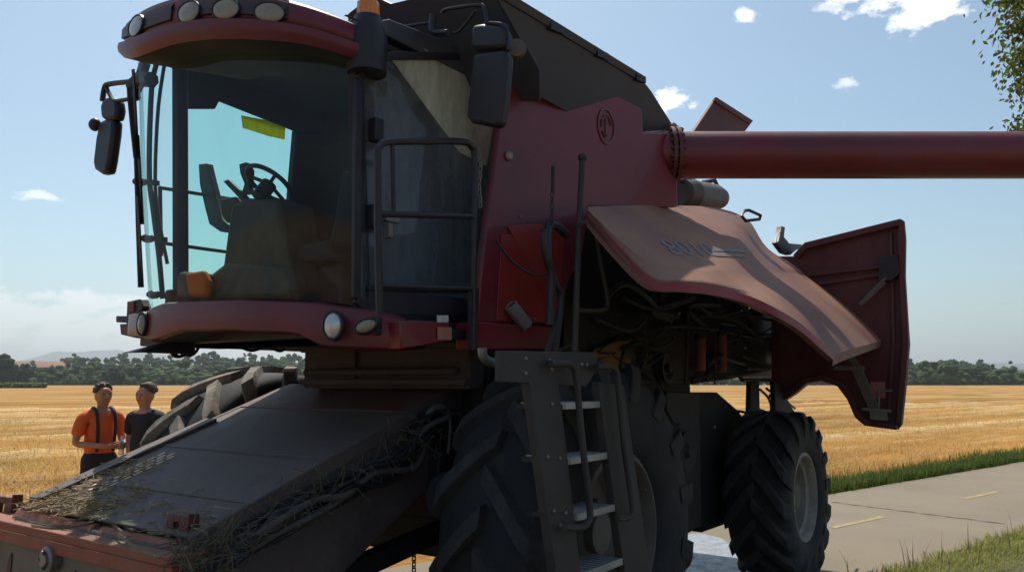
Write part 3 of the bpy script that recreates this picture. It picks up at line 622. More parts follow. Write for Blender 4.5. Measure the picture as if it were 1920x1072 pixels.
uu = axw.orthogonal().normalized(); vv = axw.cross(uu)
for k in range(3): t = k*2.094+.4; q.tube([wc, wc+(uu*math.cos(t)+vv*math.sin(t))*.16], .012, 6)
q.build('steering_wheel', M_BLACK, CAB)
cp([(330, 520), (336, 508), (386, 512), (388, 556), (330, 558)], 1.25, .12, M_KHAKI, 'tool_box', .02)
cp([(345, 512), (378, 506), (388, 528), (384, 556), (352, 556)], 1.28, .05, M_ORANGE, 'orange_cloth', .02)
cp([(390, 515), (420, 492), (540, 500), (552, 535), (540, 560), (390, 560)], 1.2, .12, M_KHAKI, 'dashboard', .03)
q = MB(); q.plate([P(u, v, l=-.84) for u, v in ((452, 217), (500, 226), (534, 240), (533, 262), (505, 256), (455, 240))], V(0, .006, 0)); q.build('yellow_sticker', M_YELLOW, CAB)
q = MB(); q.plate([P(u, v, l=-.7) for u, v in ((350, 205), (400, 205), (408, 190), (560, 250), (600, 250), (600, 60), (350, 60))], V(0, .02, 0)); q.build('roof_lining', M_CABIN, CAB)
# wipers, and the grab rail beside the right edge of the glass
def wpt(t, z, off=.03):
    pts = curve([Vector((x, y, 0)) for x, y in WP], 4); i = t*(len(pts)-1); j = min(int(i), len(pts)-2); p = pts[j].lerp(pts[j+1], i-j); d = pts[j+1]-pts[j]; n_ = Vector((-d.y, d.x, 0)).normalized()*-1
    if n_.x < 0: n_ = -n_
    k = (z-2.13)/1.5; return V(p.x+LEAN*k, p.y, z)+n_*off
for (t0, z0, t1, z1), r_ in (((.02, 3.5, .10, 2.35), .011), ((.07, 3.52, .02, 2.75), .010), ((.12, 3.55, .05, 3.15), .012)):
    q = MB(); q.tube([wpt(t0+(t1-t0)*i/6, z0+(z1-z0)*i/6, .05) for i in range(7)], r_, 6); q.obox(wpt(t1, z1, .035), wpt(t1+.003, z1+.55, .035), V(.004, 0, 0), V(0, .012, 0)); q.build('wiper', M_BLACK, CAB)
q = MB(); q.tube([P(u, v, l=-.93) for u, v in ((306, 88), (288, 140), (282, 210), (280, 330), (288, 400), (298, 480), (305, 560))], .017, 8, smooth=4)
for u, v in ((262, 341), (277, 447), (288, 552)): c_ = P(u, v, l=-.95); q.obox(c_, P(u+32, v+2, l=-.88), V(.02, 0, 0), V(0, 0, .016)); q.ball(c_, (.045, .045, .028), 10, 6)
q.tube([P(u, v, l=-.93) for u, v in ((312, 100), (297, 200), (291, 330), (296, 400), (314, 495))], .012, 6, smooth=4)
q.build('grab_rail', M_BLACK, ROOT)
q = MB()
for v0, v1 in ((352, 372), (455, 470)): q.tube([P(300, v0, l=-1.15), P(540, v1+18, l=-1.15)], .014, 6)
q.tube([P(300, 350, l=-1.15), P(302, 480, l=-1.15)], .014, 6)
q.build('side_handrail', M_BLACK, ROOT)

# roof ---------------------------------------------------------
RP = [Vector((x, y, 0)) for x, y in ((.9, -.93), (1.35, -.92), (1.57, -.82), (1.71, -.58), (1.79, -.25), (1.80, .1), (1.76, .42), (1.63, .70), (1.43, .90), (1.30, .945), (1.21, .965))]
RC = curve(RP, 5)
VT = [(215, 50), (229, 44), (240, 28), (270, 6), (330, -14), (420, -26), (500, -18), (560, -3), (600, 10), (640, 27), (668, 37), (725, 52)]
VB = [(215, 100), (229, 106), (246, 112), (280, 104), (300, 93), (345, 79), (430, 73), (540, 78), (600, 88), (660, 110), (725, 132), (760, 128)]
def roof_col(p, i, n):
    u = proj(V(p.x, p.y, 3.75))[0]; t0 = zv(p.x, p.y, interp(VT, u)); b0 = zv(p.x, p.y, interp(VB, u))
    return t0, max(b0, 3.3), u
cols = []
hid = roof_col(RC[13], 0, 0)
for i, p in enumerate(RC):
    t0, b0, u = roof_col(p, i, len(RC))
    if i < 8: t0, b0 = 3.98, 3.82
    cols.append([p, t0, b0])
for _ in range(3):                                       # even out the heights along the visor
    for i in range(1, len(cols)-1):
        cols[i][1] = (cols[i-1][1]+2*cols[i][1]+cols[i+1][1])/4; cols[i][2] = (cols[i-1][2]+2*cols[i][2]+cols[i+1][2])/4
def nrm(i):
    d = RC[min(i+1, len(RC)-1)]-RC[max(i-1, 0)]; n_ = Vector((d.y*-1, d.x, 0)).normalized()
    return n_ if n_.dot(RC[i]-Vector((.8, 0, 0))) > 0 else -n_
def rp(i, f, off=0):                                     # f: 0 top edge of the visor, 1 its lower lip
    i0 = min(int(i), len(RC)-2); k = i-i0; p, t0, b0 = [cols[i0][j]*(1-k)+cols[i0+1][j]*k for j in range(3)] if False else (cols[i0][0].lerp(cols[i0+1][0], k), cols[i0][1]*(1-k)+cols[i0+1][1]*k, cols[i0][2]*(1-k)+cols[i0+1][2]*k)
    n_ = (nrm(i0)*(1-k)+nrm(i0+1)*k).normalized(); bul = interp([(0, -.05), (.15, 0), (.5, .012), (.58, .0), (.66, .035), (.85, .04), (1, .0)], f)
    q = p+n_*(bul+off); return V(q.x, q.y, t0+(b0-t0)*f)
q = MB(); NI = len(RC)
rows = []
for k, f_ in ((.3, -.12), (.7, -.06)): rows.append([V(.4+(p.x-.4)*k, p.y*k, t0+.03) for p, t0, b0 in cols])
for f_ in (0, .06, .15, .35, .5, .58, .66, .76, .88, 1): rows.append([rp(i, f_) for i in range(NI)])
q.loft(rows)
M_VPAN = surf('maroon_lamp_panel', (.035, .008, .018), .5, dust=DUST, amt=.12, scale=4)
ROOF = q.build('cab_roof', surf('maroon_visor_paint', (.13, .004, .018), .4, dust=(.16, .10, .11), amt=.22, scale=1.5), ROOT, ang=50)
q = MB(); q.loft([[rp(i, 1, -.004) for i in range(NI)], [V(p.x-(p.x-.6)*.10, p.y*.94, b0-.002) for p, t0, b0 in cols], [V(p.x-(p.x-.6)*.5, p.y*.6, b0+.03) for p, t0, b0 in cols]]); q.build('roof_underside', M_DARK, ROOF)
q = MB(); q.loft([[V(a, -.90, 3.86), V(a, .92, 3.60), V(a, .92, 3.70 if a > .5 else 3.78), V(a, -.9, 3.98)] for a in (-.05, .3, 1.1)], True, True); q.build('roof_rear', M_TANK, ROOF, .01)
def iu(ut):                                              # visor station whose sight column is ut
    best = min(((abs(proj(rp(i/10, .3))[0]-ut), i/10) for i in range(120, (NI-1)*10)), key=lambda x: x[0]); return best[1]
def fv(i, v):
    return min(((abs(proj(rp(i, k/60))[1]-v), k/60) for k in range(-30, 61)), key=lambda x: x[0])[1]
for u0, u1, v0, v1 in ((231, 326, 22, 84), (338, 540, -16, 46)):
    i0, i1 = iu(u0), iu(u1); rows = []
    ii = [i0+(i1-i0)*k/14 for k in range(15)]
    f0, f1 = .04, .56
    rows = [[rp(i, f_, o) for i in ii] for f_, o in ((f0, -.01), (f0+.02, .012), (.3, .014), (f1-.03, .012), (f1, -.01))]
    MB().loft(rows).build('light_panel', M_VPAN, ROOF, ang=40)
def work_light(u, v, ru, rv):
    i = iu(u); f_ = fv(i, v); c_ = rp(i, f_, .013); n_ = (rp(i, f_, 1)-rp(i, f_, 0)).normalized(); d = (rp(i+.3, f_)-rp(i-.3, f_)).normalized(); up_ = n_.cross(d); up_ = up_ if up_.z > 0 else -up_
    px = abs(proj(c_+d*.1)[0]-proj(c_)[0])/.1; pv_ = abs(proj(c_+up_*.1)[1]-proj(c_)[1])/.1
    A, B_ = min(ru/px, .13), rv/pv_
    m = MB(); prof = [(1.10, -.02), (1.08, .005), (1.0, .006), (.97, 0)]
    m.loft([[c_+d*A*k*math.cos(t)+up_*B_*k*math.sin(t)+n_*h for t in [j*math.pi/14 for j in range(28)]] for k, h in prof], True)
    wlt = m.build('work_light', M_BLACK, ROOF)
    return c_, d, up_, n_, A, B_, wlt
for args in ((261, 50, 13, 19), (360, 25, 20, 20), (428, 19, 25, 19), (509, 25, 28, 18)):
    c_, d, up_, n_, A, B_, wlt = work_light(*args)
    m = MB(); m.loft([[c_+d*A*k*math.cos(t)+up_*B_*k*math.sin(t)+n_*h for t in [j*math.pi/14 for j in range(28)]] for k, h in ((.99, .0), (.8, .006), (.5, .009), (.02, .010))], True)
    m.build('work_light_lens', M_LAMP, ROOF)
# beacon
bp_ = P(690, 34, l=.93); q = MB(); q.lathe([(.10, -.30), (.105, -.12), (.075, -.03), (.07, 0)], bp_, V(0, 0, 1), 24, True); BEA = q.build('beacon_base', M_BLACK, ROOT)
q = MB(); q.lathe([(.056, 0), (.058, .05), (.053, .082), (.040, .098), (.001, .104)], bp_, V(0, 0, 1), 24); 
for k in range(12): t = k*math.pi/6; q.tube([bp_+V(.057*math.cos(t), .057*math.sin(t), .005), bp_+V(.053*math.cos(t), .053*math.sin(t), .08)], .004, 4)
q.build('beacon_lens', M_AMBER, BEA)
q = MB(); q.obox(P(650, 30, l=.95), P(668, 38, l=.95), V(.01, 0, 0), V(0, .01, 0)); q.build('aerial_bracket', M_PIPE, ROOT)

# front fascia -------------------------------------------------
FPn = [Vector((x, y, 0)) for x, y in ((1.14, -1.0), (1.36, -.95), (1.47, -.76), (1.55, -.4), (1.57, 0), (1.55, .35), (1.49, .62), (1.43, .82), (1.33, 1.02), (1.21, 1.17))]
FCv = curve(FPn, 4)
FT = [(255, 588), (275, 582), (300, 567), (450, 562), (600, 567), (650, 576), (700, 580), (752, 598)]
FBt = [(255, 630), (290, 641), (340, 622), (430, 620), (560, 626), (607, 652), (740, 657), (765, 645)]
fc = []
for p in FCv:
    u = proj(V(p.x, p.y, 2.1))[0]; fc.append((p, zv(p.x, p.y, interp(FT, u)), zv(p.x, p.y, interp(FBt, u))))
q = MB(); rows = []
for bk, f_ in ((-.25, -.03), (-.02, -.01), (.012, .05), (.014, .08), (.016, .9), (.014, .94), (-.02, 1)):
    rows.append([V(p.x+bk, p.y+(bk*.5 if p.y > .8 else -bk*.3 if p.y < -.8 else 0), t0+(b0-t0)*f_) for p, t0, b0 in fc])
q.loft(rows, False); FAS = q.build('front_fascia', M_RED, ROOT, ang=35)
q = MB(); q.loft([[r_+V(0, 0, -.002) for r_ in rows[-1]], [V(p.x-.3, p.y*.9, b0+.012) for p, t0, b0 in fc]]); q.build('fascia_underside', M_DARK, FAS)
def oval(c_, n_, A, B_, tilt, mat, rimm, name, parent):
    n_ = n_.normalized(); d = V(0, 0, 1).cross(n_).normalized(); up_ = n_.cross(d)
    d, up_ = d*math.cos(tilt)+up_*math.sin(tilt), up_*math.cos(tilt)-d*math.sin(tilt)
    m = MB(); m.loft([[c_+d*A*k*math.cos(t)+up_*B_*k*math.sin(t)+n_*h for t in [j*math.pi/16 for j in range(32)]] for k, h in ((1.18, -.03), (1.16, .008), (1.02, .012), (.97, 0))], True); o = m.build(name, rimm, parent)
    m = MB(); m.loft([[c_+d*A*k*math.cos(t)+up_*B_*k*math.sin(t)+n_*h for t in [j*math.pi/16 for j in range(32)]] for k, h in ((.99, .001), (.8, .012), (.45, .018), (.01, .02))], True); m.build(name+'_lens', mat, parent)
oval(P(624, 610, a=1.475), V(.86, .45, .02), .044, .062, 0, M_HEAD, M_BLACK, 'headlight', FAS)
ih = min(range(1, 14), key=lambda i: abs(proj(V(fc[i][0].x, fc[i][0].y, 2.1))[0]-274)); dh_ = (FCv[ih+1]-FCv[ih-1]); nh_ = V(-dh_.y, dh_.x, 0).normalized(); nh_ = nh_ if nh_.x > 0 else -nh_
if nh_.y > 0 and nh_.x < .3: nh_ = -nh_

nh2 = (nh_+V(.35, .2, 0)).normalized(); ph_ = V(FCv[ih].x, FCv[ih].y, fc[ih][1]*.52+fc[ih][2]*.48)+nh_*.03
oval(ph_, nh2, .040, .060, 0, M_LAMP, M_BLACK, 'headlight', FAS)
oval(P(686, 611, a=1.40), V(.80, .55, .05), .052, .030, .35, M_LAMP, M_BLACK, 'marker_lamp', FAS)
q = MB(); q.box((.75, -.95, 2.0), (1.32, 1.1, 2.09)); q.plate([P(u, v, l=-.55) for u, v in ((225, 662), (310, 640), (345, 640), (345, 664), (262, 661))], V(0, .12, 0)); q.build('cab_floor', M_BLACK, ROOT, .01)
for pts in ([(330, 640), (322, 662), (338, 668), (350, 652), (345, 640)], [(345, 645), (350, 664), (365, 662), (378, 640)], [(310, 645), (335, 668), (360, 655)], [(440, 645), (470, 657), (500, 650), (525, 658), (540, 648)]):
    MB().tube([P(u, v, l=-.5) for u, v in pts], .010, 6, smooth=5).build('loose_cable', M_BLACK, ROOT)
# right hand marker lamp cluster on its arm
q = MB(); A_ = 1.28
q.plate([P(u, v, a=A_) for u, v in ((238, 565), (262, 560), (268, 575), (258, 590), (258, 600), (265, 635), (246, 632), (236, 608))], V(-.06, 0, 0)); q.plate([P(u, v, a=A_) for u, v in ((217, 592), (238, 592), (240, 604), (217, 604))], V(-.06, 0, 0)); q.plate([P(u, v, a=A_) for u, v in ((224, 607), (250, 607), (256, 634), (226, 627))], V(-.09, 0, 0))
SL = q.build('marker_light_cluster', M_BLACK, ROOT, .006)
q = MB(); q.plate([P(u, v, a=A_+.012) for u, v in ((240, 566), (250, 564), (250, 583), (240, 585))], V(-.02, 0, 0)); q.build('red_reflector', M_FILTER, SL, .004); q = MB(); q.plate([P(u, v, a=A_+.012) for u, v in ((227, 609), (240, 609), (241, 628), (228, 625))], V(-.02, 0, 0)); q.build('red_reflector', M_FILTER, SL, .004)

# platform side, step post, handrail ---------------------------
q = MB(); q.plate([P(u, v, l=1.2) for u, v in ((750, 600), (842, 602), (842, 640), (752, 655))], V(0, -.1, 0)); q.plate([P(u, v, l=1.25) for u, v in ((893, 603), (1034, 612), (1030, 655), (893, 655))], V(0, -.14, 0)); q.build('platform_skirt', M_RED, ROOT, .008)
q = MB(); q.plate([P(u, v, l=1.205) for u, v in ((819, 591), (840, 591), (840, 604), (819, 604))], V(0, .003, 0)); q.build('white_sticker', M_STICK, ROOT)
q = MB(); q.plate([P(u, v, l=1.205) for u, v in ((820, 613), (846, 613), (846, 637), (820, 637))], V(0, .003, 0)); q.build('pink_sticker', surf('faded_pink_label', (.42, .16, .12), .5, dust=DUST, amt=.3, scale=20), ROOT)
q = MB(); q.box((.1, .9, 2.0), (1.22, 1.18, 2.05)); q.build('platform_floor', M_STEEL, ROOT, .005)
q = MB(); q.tube([P(u, v, l=1.25) for u, v in ((712, 590), (709, 480), (708, 300), (712, 276), (728, 266), (800, 265), (868, 266), (884, 276), (890, 300), (888, 450), (886, 655))], .018, 10, smooth=3)
q.tube([P(709, 401, l=1.25), P(888, 406, l=1.25)], .015, 8); q.tube([P(711, 536, l=1.25), P(887, 541, l=1.25)], .013, 8); q.tube([P(735, 270, l=1.25), P(737, 400, l=1.25)], .012, 8)
q.obox(P(888, 540, l=1.25), P(886, 655, l=1.25), V(.03, 0, 0), V(0, .012, 0)); q.build('handrail', M_BLACK, ROOT)
q = MB()
for k in range(9):
    p = P(900+1.5*math.sin(k), 296+k*11, l=1.24); th = k % 2
    q.tube([p+V((.010*math.cos(t) if th else .004), (0 if th else .010*math.cos(t)), .02*math.sin(t)) for t in [i*math.pi/5 for i in range(11)]], .0035, 5)
q.build('gate_chain', M_PIPE, ROOT)

# mirrors ------------------------------------------------------
def mirror(name, tubes, boxes, a, al):
    q = MB()
    for pts, r_ in tubes: q.tube([P(u, v, a=al) for u, v in pts], r_, 8, smooth=3)
    M_ = q.build('mirror_arm', M_BLACK, ROOT)
    for px in boxes: MB().plate([P(u, v, a=a) for u, v in px], V(-.075, 0, 0)).build(name, M_BLACK, M_, .022)
    return M_
mirror('mirror_head', [([(250, 153), (205, 158), (196, 166), (192, 190)], .018), ([(258, 183), (225, 189), (212, 188), (200, 165)], .014), ([(250, 150), (255, 185)], .03), ([(250, 168), (262, 150), (284, 150)], .05), ([(262, 152), (272, 118)], .035)],
       [[(192, 184), (204, 181), (216, 186), (218, 205), (214, 224), (196, 226), (188, 220), (186, 200)], [(185, 228), (198, 222), (212, 224), (210, 250), (203, 300), (198, 324), (188, 326), (176, 318), (173, 304), (178, 260)]], 1.42, 1.40)
MB().ball(P(178, 234, a=1.42), (.04, .04, .045)).build('mirror_knob', M_BLACK, ROOT)
mirror('mirror_head', [([(728, 54), (812, 42)], .010), ([(812, 28), (812, 60), (840, 62)], .02), ([(828, 26), (838, 18), (895, 10), (908, 16), (912, 40), (912, 60)], .011), ([(848, 62), (862, 58), (892, 20)], .008), ([(912, 44), (940, 46), (951, 56), (953, 95)], .010)],
       [[(884, 46), (905, 43), (944, 50), (948, 60), (947, 88), (884, 94), (880, 86)], [(886, 100), (945, 92), (950, 105), (944, 180), (936, 233), (925, 237), (880, 228), (873, 218), (877, 180)]], .86, .84)
q = MB(); q.lathe([(.05, -.03), (.055, .0), (.05, .02), (.001, .025)], P(968, 92, a=.62), V(.8, .6, 0), 20); q.build('work_lamp', M_CAN, ROOT)
q = MB(); q.tube([P(752, 72, a=.9), P(802, 97, a=.8)], .006, 6); q.build('wiper_rod', M_PIPE, ROOT)

# grain tank ---------------------------------------------------
TN = V(.32, 1.74, 0).normalized(); T0 = V(.5, 1.18, 0)
def tp(u, v, off=0): return PP(u, v, T0+TN*off, TN)
q = MB(); q.plate([tp(u, v) for u, v in ((949, 137), (1070, 132), (1086, 136), (1205, 204), (1207, 247), (1268, 250), (1272, 388), (1104, 390), (1094, 470), (1066, 530), (1046, 606), (893, 606), (904, 480))], -TN*.05)
TK = q.build('grain_tank', M_RED, ROOT, .014)
q = MB(); q.plate([tp(u, v, .006) for u, v in ((951, 424), (1000, 420), (1056, 432), (1020, 556))], TN*.006); q.plate([tp(u, v, .003) for u, v in ((940, 440), (1058, 436), (1046, 600), (930, 600))], TN*.004); q.build('sunlit_lower_panel', M_REDC, TK, .004)  # plates in a brighter red, painted as the sunlit quad
c_ = tp(1137, 237, .004); eu = V(-1.74, .32, 0).normalized()
q = MB(); q.loft([[c_+(eu*math.cos(t)*.088+V(0, 0, 1)*math.sin(t)*.125)*k+TN*h for t in [j*math.pi/20 for j in range(40)]] for k, h in ((1.0, 0), (1.0, .004), (.86, .004), (.86, 0))], True)
for t0, t1 in ((.2, 1.1), (1.4, 2.2), (2.6, 3.3), (3.7, 4.6)):
    q.tube([c_+(eu*math.cos(t0+(t1-t0)*i/6)*.05+V(0, 0, 1)*math.sin(t0+(t1-t0)*i/6)*.075)+TN*.003 for i in range(7)], .006, 5)
q.obox(c_+V(0, 0, -.06), c_+V(0, 0, .05), eu*.012, TN*.004)
q.build('round_emblem', surf('faded_emblem', (.12, .05, .07), .5, dust=DUST, amt=.25, scale=8), TK)
q = MB(); q.lathe([(.028, 0), (.03, .012), (.02, .02), (.001, .02)], tp(953, 293, 0), TN, 14); q.build('filler_cap', M_PIPE, TK)
for u, v in ((977, 407), (953, 449), (897, 613), (897, 627), (1003, 598)): MB().ball(tp(u, v, .004), .008, 8, 6).build('bolt', M_PIPE, TK)
sp = MB(); p0, p1 = tp(957, 572, .05), tp(988, 612, .05); d = (p1-p0); e1 = d.normalized().cross(TN).normalized()
sp.tube([p0+d*(i/120)+(e1*math.cos(i*.63)+TN*math.sin(i*.63))*.035 for i in range(121)], .006, 5); sp.build('coil_spring', M_PIPE, TK)
# flared upper sheets of the tank
EN = V(0, 1, -.4).normalized(); E0 = V(0, 1.35, 3.6)
q = MB(); q.plate([PP(u, v, E0, EN) for u, v in ((920, -25), (958, 6), (1120, 100), (1205, 150), (1222, 172), (1270, 248), (1262, 275), (1150, 260), (1000, 175), (1008, 132))], -EN*.02)
q.obox(PP(925, -20, E0, EN), PP(1206, 150, E0, EN), EN*.012, V(0, .01, .022))
EXT = q.build('tank_extension', M_TANK, ROOT, .004)
for u, v in ((1040, 54), (1126, 104), (1198, 148)): p = PP(u, v, E0, EN); MB().obox(p+V(.07, 0, -.01), p-V(.07, 0, -.01), V(0, .02, 0), V(0, 0, .022)).build('sheet_clip', M_BLACK, EXT)
GN = V(1, 0, -.8).normalized(); G0 = V(.36, 0, 3.5)
q = MB(); q.plate([PP(u, v, G0, GN) for u, v in ((652, 27), (680, 5), (706, -4), (732, 8), (790, -6), (925, -22), (1012, 132), (1012, 190), (655, 190))], -GN*.02); q.build('front_sheet', M_TANK, EXT, .004)
q = MB(); q.plate([V(.02, -1.2, 2.2), V(.02, -1.2, 3.45), V(-1.3, -1.5, 3.5), V(-1.3, -1.5, 2.2)], V(0, .05, 0)); q.build('side_panel', M_RED, ROOT, .014)

# unloading auger, swung out to the side ------------------------
AD = V(-.5779, .8161, 0); p0 = P(1262, 291, l=1.46); RA = .172
AUG = MB(); AUG.cyl(p0, p0+AD*5.6, RA, RA, 40)
AU = AUG.build('unloading_auger', M_RED, ROOT)
q = MB(); q.cyl(p0+AD*.01, p0+AD*.035, RA+.035, RA+.035, 40); q.cyl(p0-AD*.03, p0-AD*.005, RA+.035, RA+.035, 40)
for k in range(20): t = k*math.pi/10; e = V(.8161, .5779, 0)*math.cos(t)+V(0, 0, 1)*math.sin(t); q.cyl(p0-AD*.05+e*(RA+.018), p0+AD*.055+e*(RA+.018), .011, .011, 6)
q.build('bolted_flange', M_REDD, AU)
q = MB(); pts = [p0, p0-AD*.12, p0-AD*.26+V(.02, 0, -.03), p0-AD*.36+V(.02, 0, -.14), p0-AD*.40+V(.02, 0, -.4)]; q.tube(pts, RA+.005, 32, smooth=5); q.build('auger_elbow', M_RED, AU)
q = MB(); q.tube([P(1207, 250, l=1.42), P(1262, 247, l=1.42)], .014, 8); q.obox(P(1252, 240, l=1.4), P(1275, 246, l=1.4), V(.02, 0, 0), V(0, .03, .018)); q.tube([P(1256, 236, l=1.4), P(1262, 232, l=1.4), P(1272, 240, l=1.4)], .012, 6); q.build('auger_hinge', M_PIPE, AU)
q = MB(); q.plate([P(u, v, l=1.52) for u, v in ((1256, 300), (1293, 249), (1337, 183), (1406, 227), (1388, 250), (1340, 330))], V(-.01, .03, 0)); q.plate([P(u, v, l=1.545) for u, v in ((1337, 183), (1406, 227), (1402, 233), (1335, 191))], V(0, .02, 0)); q.build('tilted_cover', M_REDD, ROOT, .006)
q = MB(); a0, a1 = P(1274, 362, l=1.1), P(1352, 372, l=1.1); q.tube([a0, a0.lerp(a1, .18), a0.lerp(a1, .2), a0.lerp(a1, .8), a0.lerp(a1, .96), a1], .10, 24); 
CAN = None
q = MB(); dd = (a1-a0); q.lathe([(.10, 0), (.125, .02), (.13, .18), (.138, .2), (.138, .23), (.13, .25), (.125, dd.length*.8), (.10, dd.length*.95), (.05, dd.length)], a0, dd, 28, True); CAN = q.build('air_cleaner', M_CAN, ROOT)
q = MB(); q.tube([P(1270, 380, l=1.15), P(1270, 340, l=1.15), P(1300, 335, l=1.12)], .02, 8); q.box(tuple(a0+V(-.9, -.1, .06)), tuple(a0+V(-.65, .06, .16))); q.tube([P(1215, 385, l=1.3), P(1218, 357, l=1.3), P(1262, 354, l=1.3)], .012, 6); q.tube([P(1318, 342, l=1.1), P(1340, 338, l=1.1), P(1346, 352, l=1.1)], .02, 6); q.build('intake_pipe', M_BLACK, CAN)

# raised side hood ---------------------------------------------
I_ = [((1102, 388), 1.66), ((1180, 385), 1.52), ((1260, 385), 1.38), ((1345, 390), 1.28), ((1402, 412), 1.30), ((1440, 466), 1.42), ((1500, 503), 1.36), ((1560, 542), 1.55), ((1610, 582), 1.82), ((1668, 634), 2.10)]
E_ = [((1104, 396), 1.68), ((1158, 458), 1.90), ((1222, 520), 2.10), ((1275, 527), 2.22), ((1335, 533), 2.30), ((1400, 550), 2.38), ((1450, 572), 2.50), ((1500, 602), 2.56), ((1536, 634), 2.60), ((1567, 662), 2.62)]
IC = curve([P(*p, l=l_) for p, l_ in I_], 5); EC = curve([P(*p, l=l_) for p, l_ in E_], 5)
CR2 = [(1130, 432), (1170, 466), (1225, 494), (1290, 504), (1400, 508), (1500, 511), (1545, 516), (1600, 566), (1700, 660)]
def crease_at(i):                                        # where the pressed fold crosses this rib of the panel
    for k in range(1, 40):
        u, v = proj(IC[i].lerp(EC[i], k/40))
        if v >= interp(CR2, u): return min(.9, max(.06, k/40))
    return .9
FC = [crease_at(i) for i in range(len(IC))]
for _ in range(2): FC = [FC[0]]+[(FC[i-1]+FC[i]+FC[i+1])/3 for i in range(1, len(FC)-1)]+[FC[-1]]
def hood_pt(i, t):
    fc_ = FC[i]; c_ = IC[i].lerp(EC[i], fc_); w_ = min(1, i/6)*min(1, (len(IC)-1-i)/5+.25)
    c_ = CM+(c_-CM)*(1-.022*w_)
    p = IC[i].lerp(c_, t/.5) if t <= .5 else c_.lerp(EC[i], (t-.5)/.5)
    lip = max(0, (t-.94)/.06)                            # rolled lower edge
    return p+V(0, -.012, -.014)*lip*lip+V(0, .5, .8)*.014*math.sin(math.pi*min(1, t/.5))*w_
NH = 28; rows = [[hood_pt(i, k/NH) for i in range(len(IC))] for k in range(NH+1)]
q = MB(); q.loft(rows)
dn = V(0, -.42, -.55).normalized()*.06
q.loft([rows[-1], [p+V(0, -.008, -.030) for p in rows[-1]], [p+V(0, -.03, -.036) for p in rows[-1]]])
q.loft([[r_[-1] for r_ in rows], [r_[-1]+V(.0, -.012, -.062) for r_ in rows]])
HOOD = q.build('side_hood', M_HOOD, ROOT, ang=9)
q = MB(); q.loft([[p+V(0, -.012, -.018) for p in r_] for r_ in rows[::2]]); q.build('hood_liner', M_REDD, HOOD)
q = MB(); q.loft([[p+V(.002, .010, .006) for p in rows[-1]], [p+V(.002, .012, -.040) for p in rows[-1]]]); q.build('red_edge_trim', surf('rim_red_paint', (.26, .008, .034), .4, dust=DUST, amt=.15, scale=4), HOOD)
def on_hood(u, v, off=.006):
    best = None
    for i in range(0, len(IC)-1):
        for k in range(NH):
            a_, b_ = proj(rows[k][i]), proj(rows[k+1][i+1]); d_ = (a_[0]+b_[0]-2*u)**2+(a_[1]+b_[1]-2*v)**2
            if best is None or d_ < best[0]: best = (d_, i, k)
    _, i, k = best; p, ex, ey = rows[k][i], rows[k][i+1]-rows[k][i], rows[k+1][i]-rows[k][i]
    n_ = ex.cross(ey).normalized(); n_ = n_ if n_.z > 0 else -n_
    return PP(u, v, p+n_*off, n_), n_
# raised model number 8010 and the two short stripes behind it
tc_ = bpy.data.curves.new('number', 'FONT'); tc_.body = '8010'; tc_.size = 1; tc_.shear = -.35; tc_.offset = .0; tc_.resolution_u = 4
to = bpy.data.objects.new('number', tc_); COL.objects.link(to); me_ = bpy.data.meshes.new_from_object(to.evaluated_get(bpy.context.evaluated_depsgraph_get())); bpy.data.objects.remove(to)
xs = [v.co.x for v in me_.vertices]; x0, x1 = min(xs), max(xs); ys = [v.co.y for v in me_.vertices]; y0, y1 = min(ys), max(ys)
bm = bmesh.new(); bm.from_mesh(me_); bmesh.ops.subdivide_edges(bm, edges=[e for e in bm.edges if e.calc_length() > .2], cuts=2)
corner = [on_hood(*p)[0] for p in ((1236, 448), (1330, 456), (1344, 480), (1258, 478))]
for v in bm.verts:
    x = (v.co.x-x0)/(x1-x0); y = 1-(v.co.y-y0)/(y1-y0)
    pt = corner[0].lerp(corner[1], x).lerp(corner[3].lerp(corner[2], x), y); u_, v_ = proj(pt); v.co = on_hood(u_, v_, .004)[0]
bm.to_mesh(me_); bm.free(); me_.materials.clear(); me_.materials.append(M_DECAL); no = bpy.data.objects.new('model_number', me_); COL.objects.link(no); no.parent = HOOD
M_STR = surf('blue_grey_decal', (.10, .12, .17), .5, dust=DUST, amt=.3, scale=8)
for px in (((1328, 464), (1395, 468), (1398, 473), (1332, 470)), ((1340, 476), (1396, 479), (1398, 482), (1342, 480))): MB().loft([[on_hood(px[0][0]+(px[1][0]-px[0][0])*k/8, px[0][1]+(px[1][1]-px[0][1])*k/8, .005)[0] for k in range(9)], [on_hood(px[3][0]+(px[2][0]-px[3][0])*k/8, px[3][1]+(px[2][1]-px[3][1])*k/8, .005)[0] for k in range(9)]]).build('stripe', M_STR, HOOD)
q = MB(); q.tube([P(u, v, l=1.55) for u, v in ((1398, 414), (1390, 404), (1396, 395), (1404, 394), (1426, 404), (1424, 411), (1398, 414))], .014, 8); q.build('lift_handle', M_BLACK, HOOD)
q = MB(); L_ = 1.45; q.plate([P(u, v, l=L_) for u, v in ((1456, 455), (1460, 452), (1466, 424), (1472, 426), (1470, 444), (1480, 456), (1500, 458), (1514, 460), (1512, 466), (1494, 468), (1482, 478), (1470, 474))], V(0, -.05, 0)); q.tube([P(1455, 460, l=L_), P(1457, 445, l=L_), P(1466, 430, l=L_)], .004, 5); q.build('latch_lever', M_BLACK, ROOT, .006)

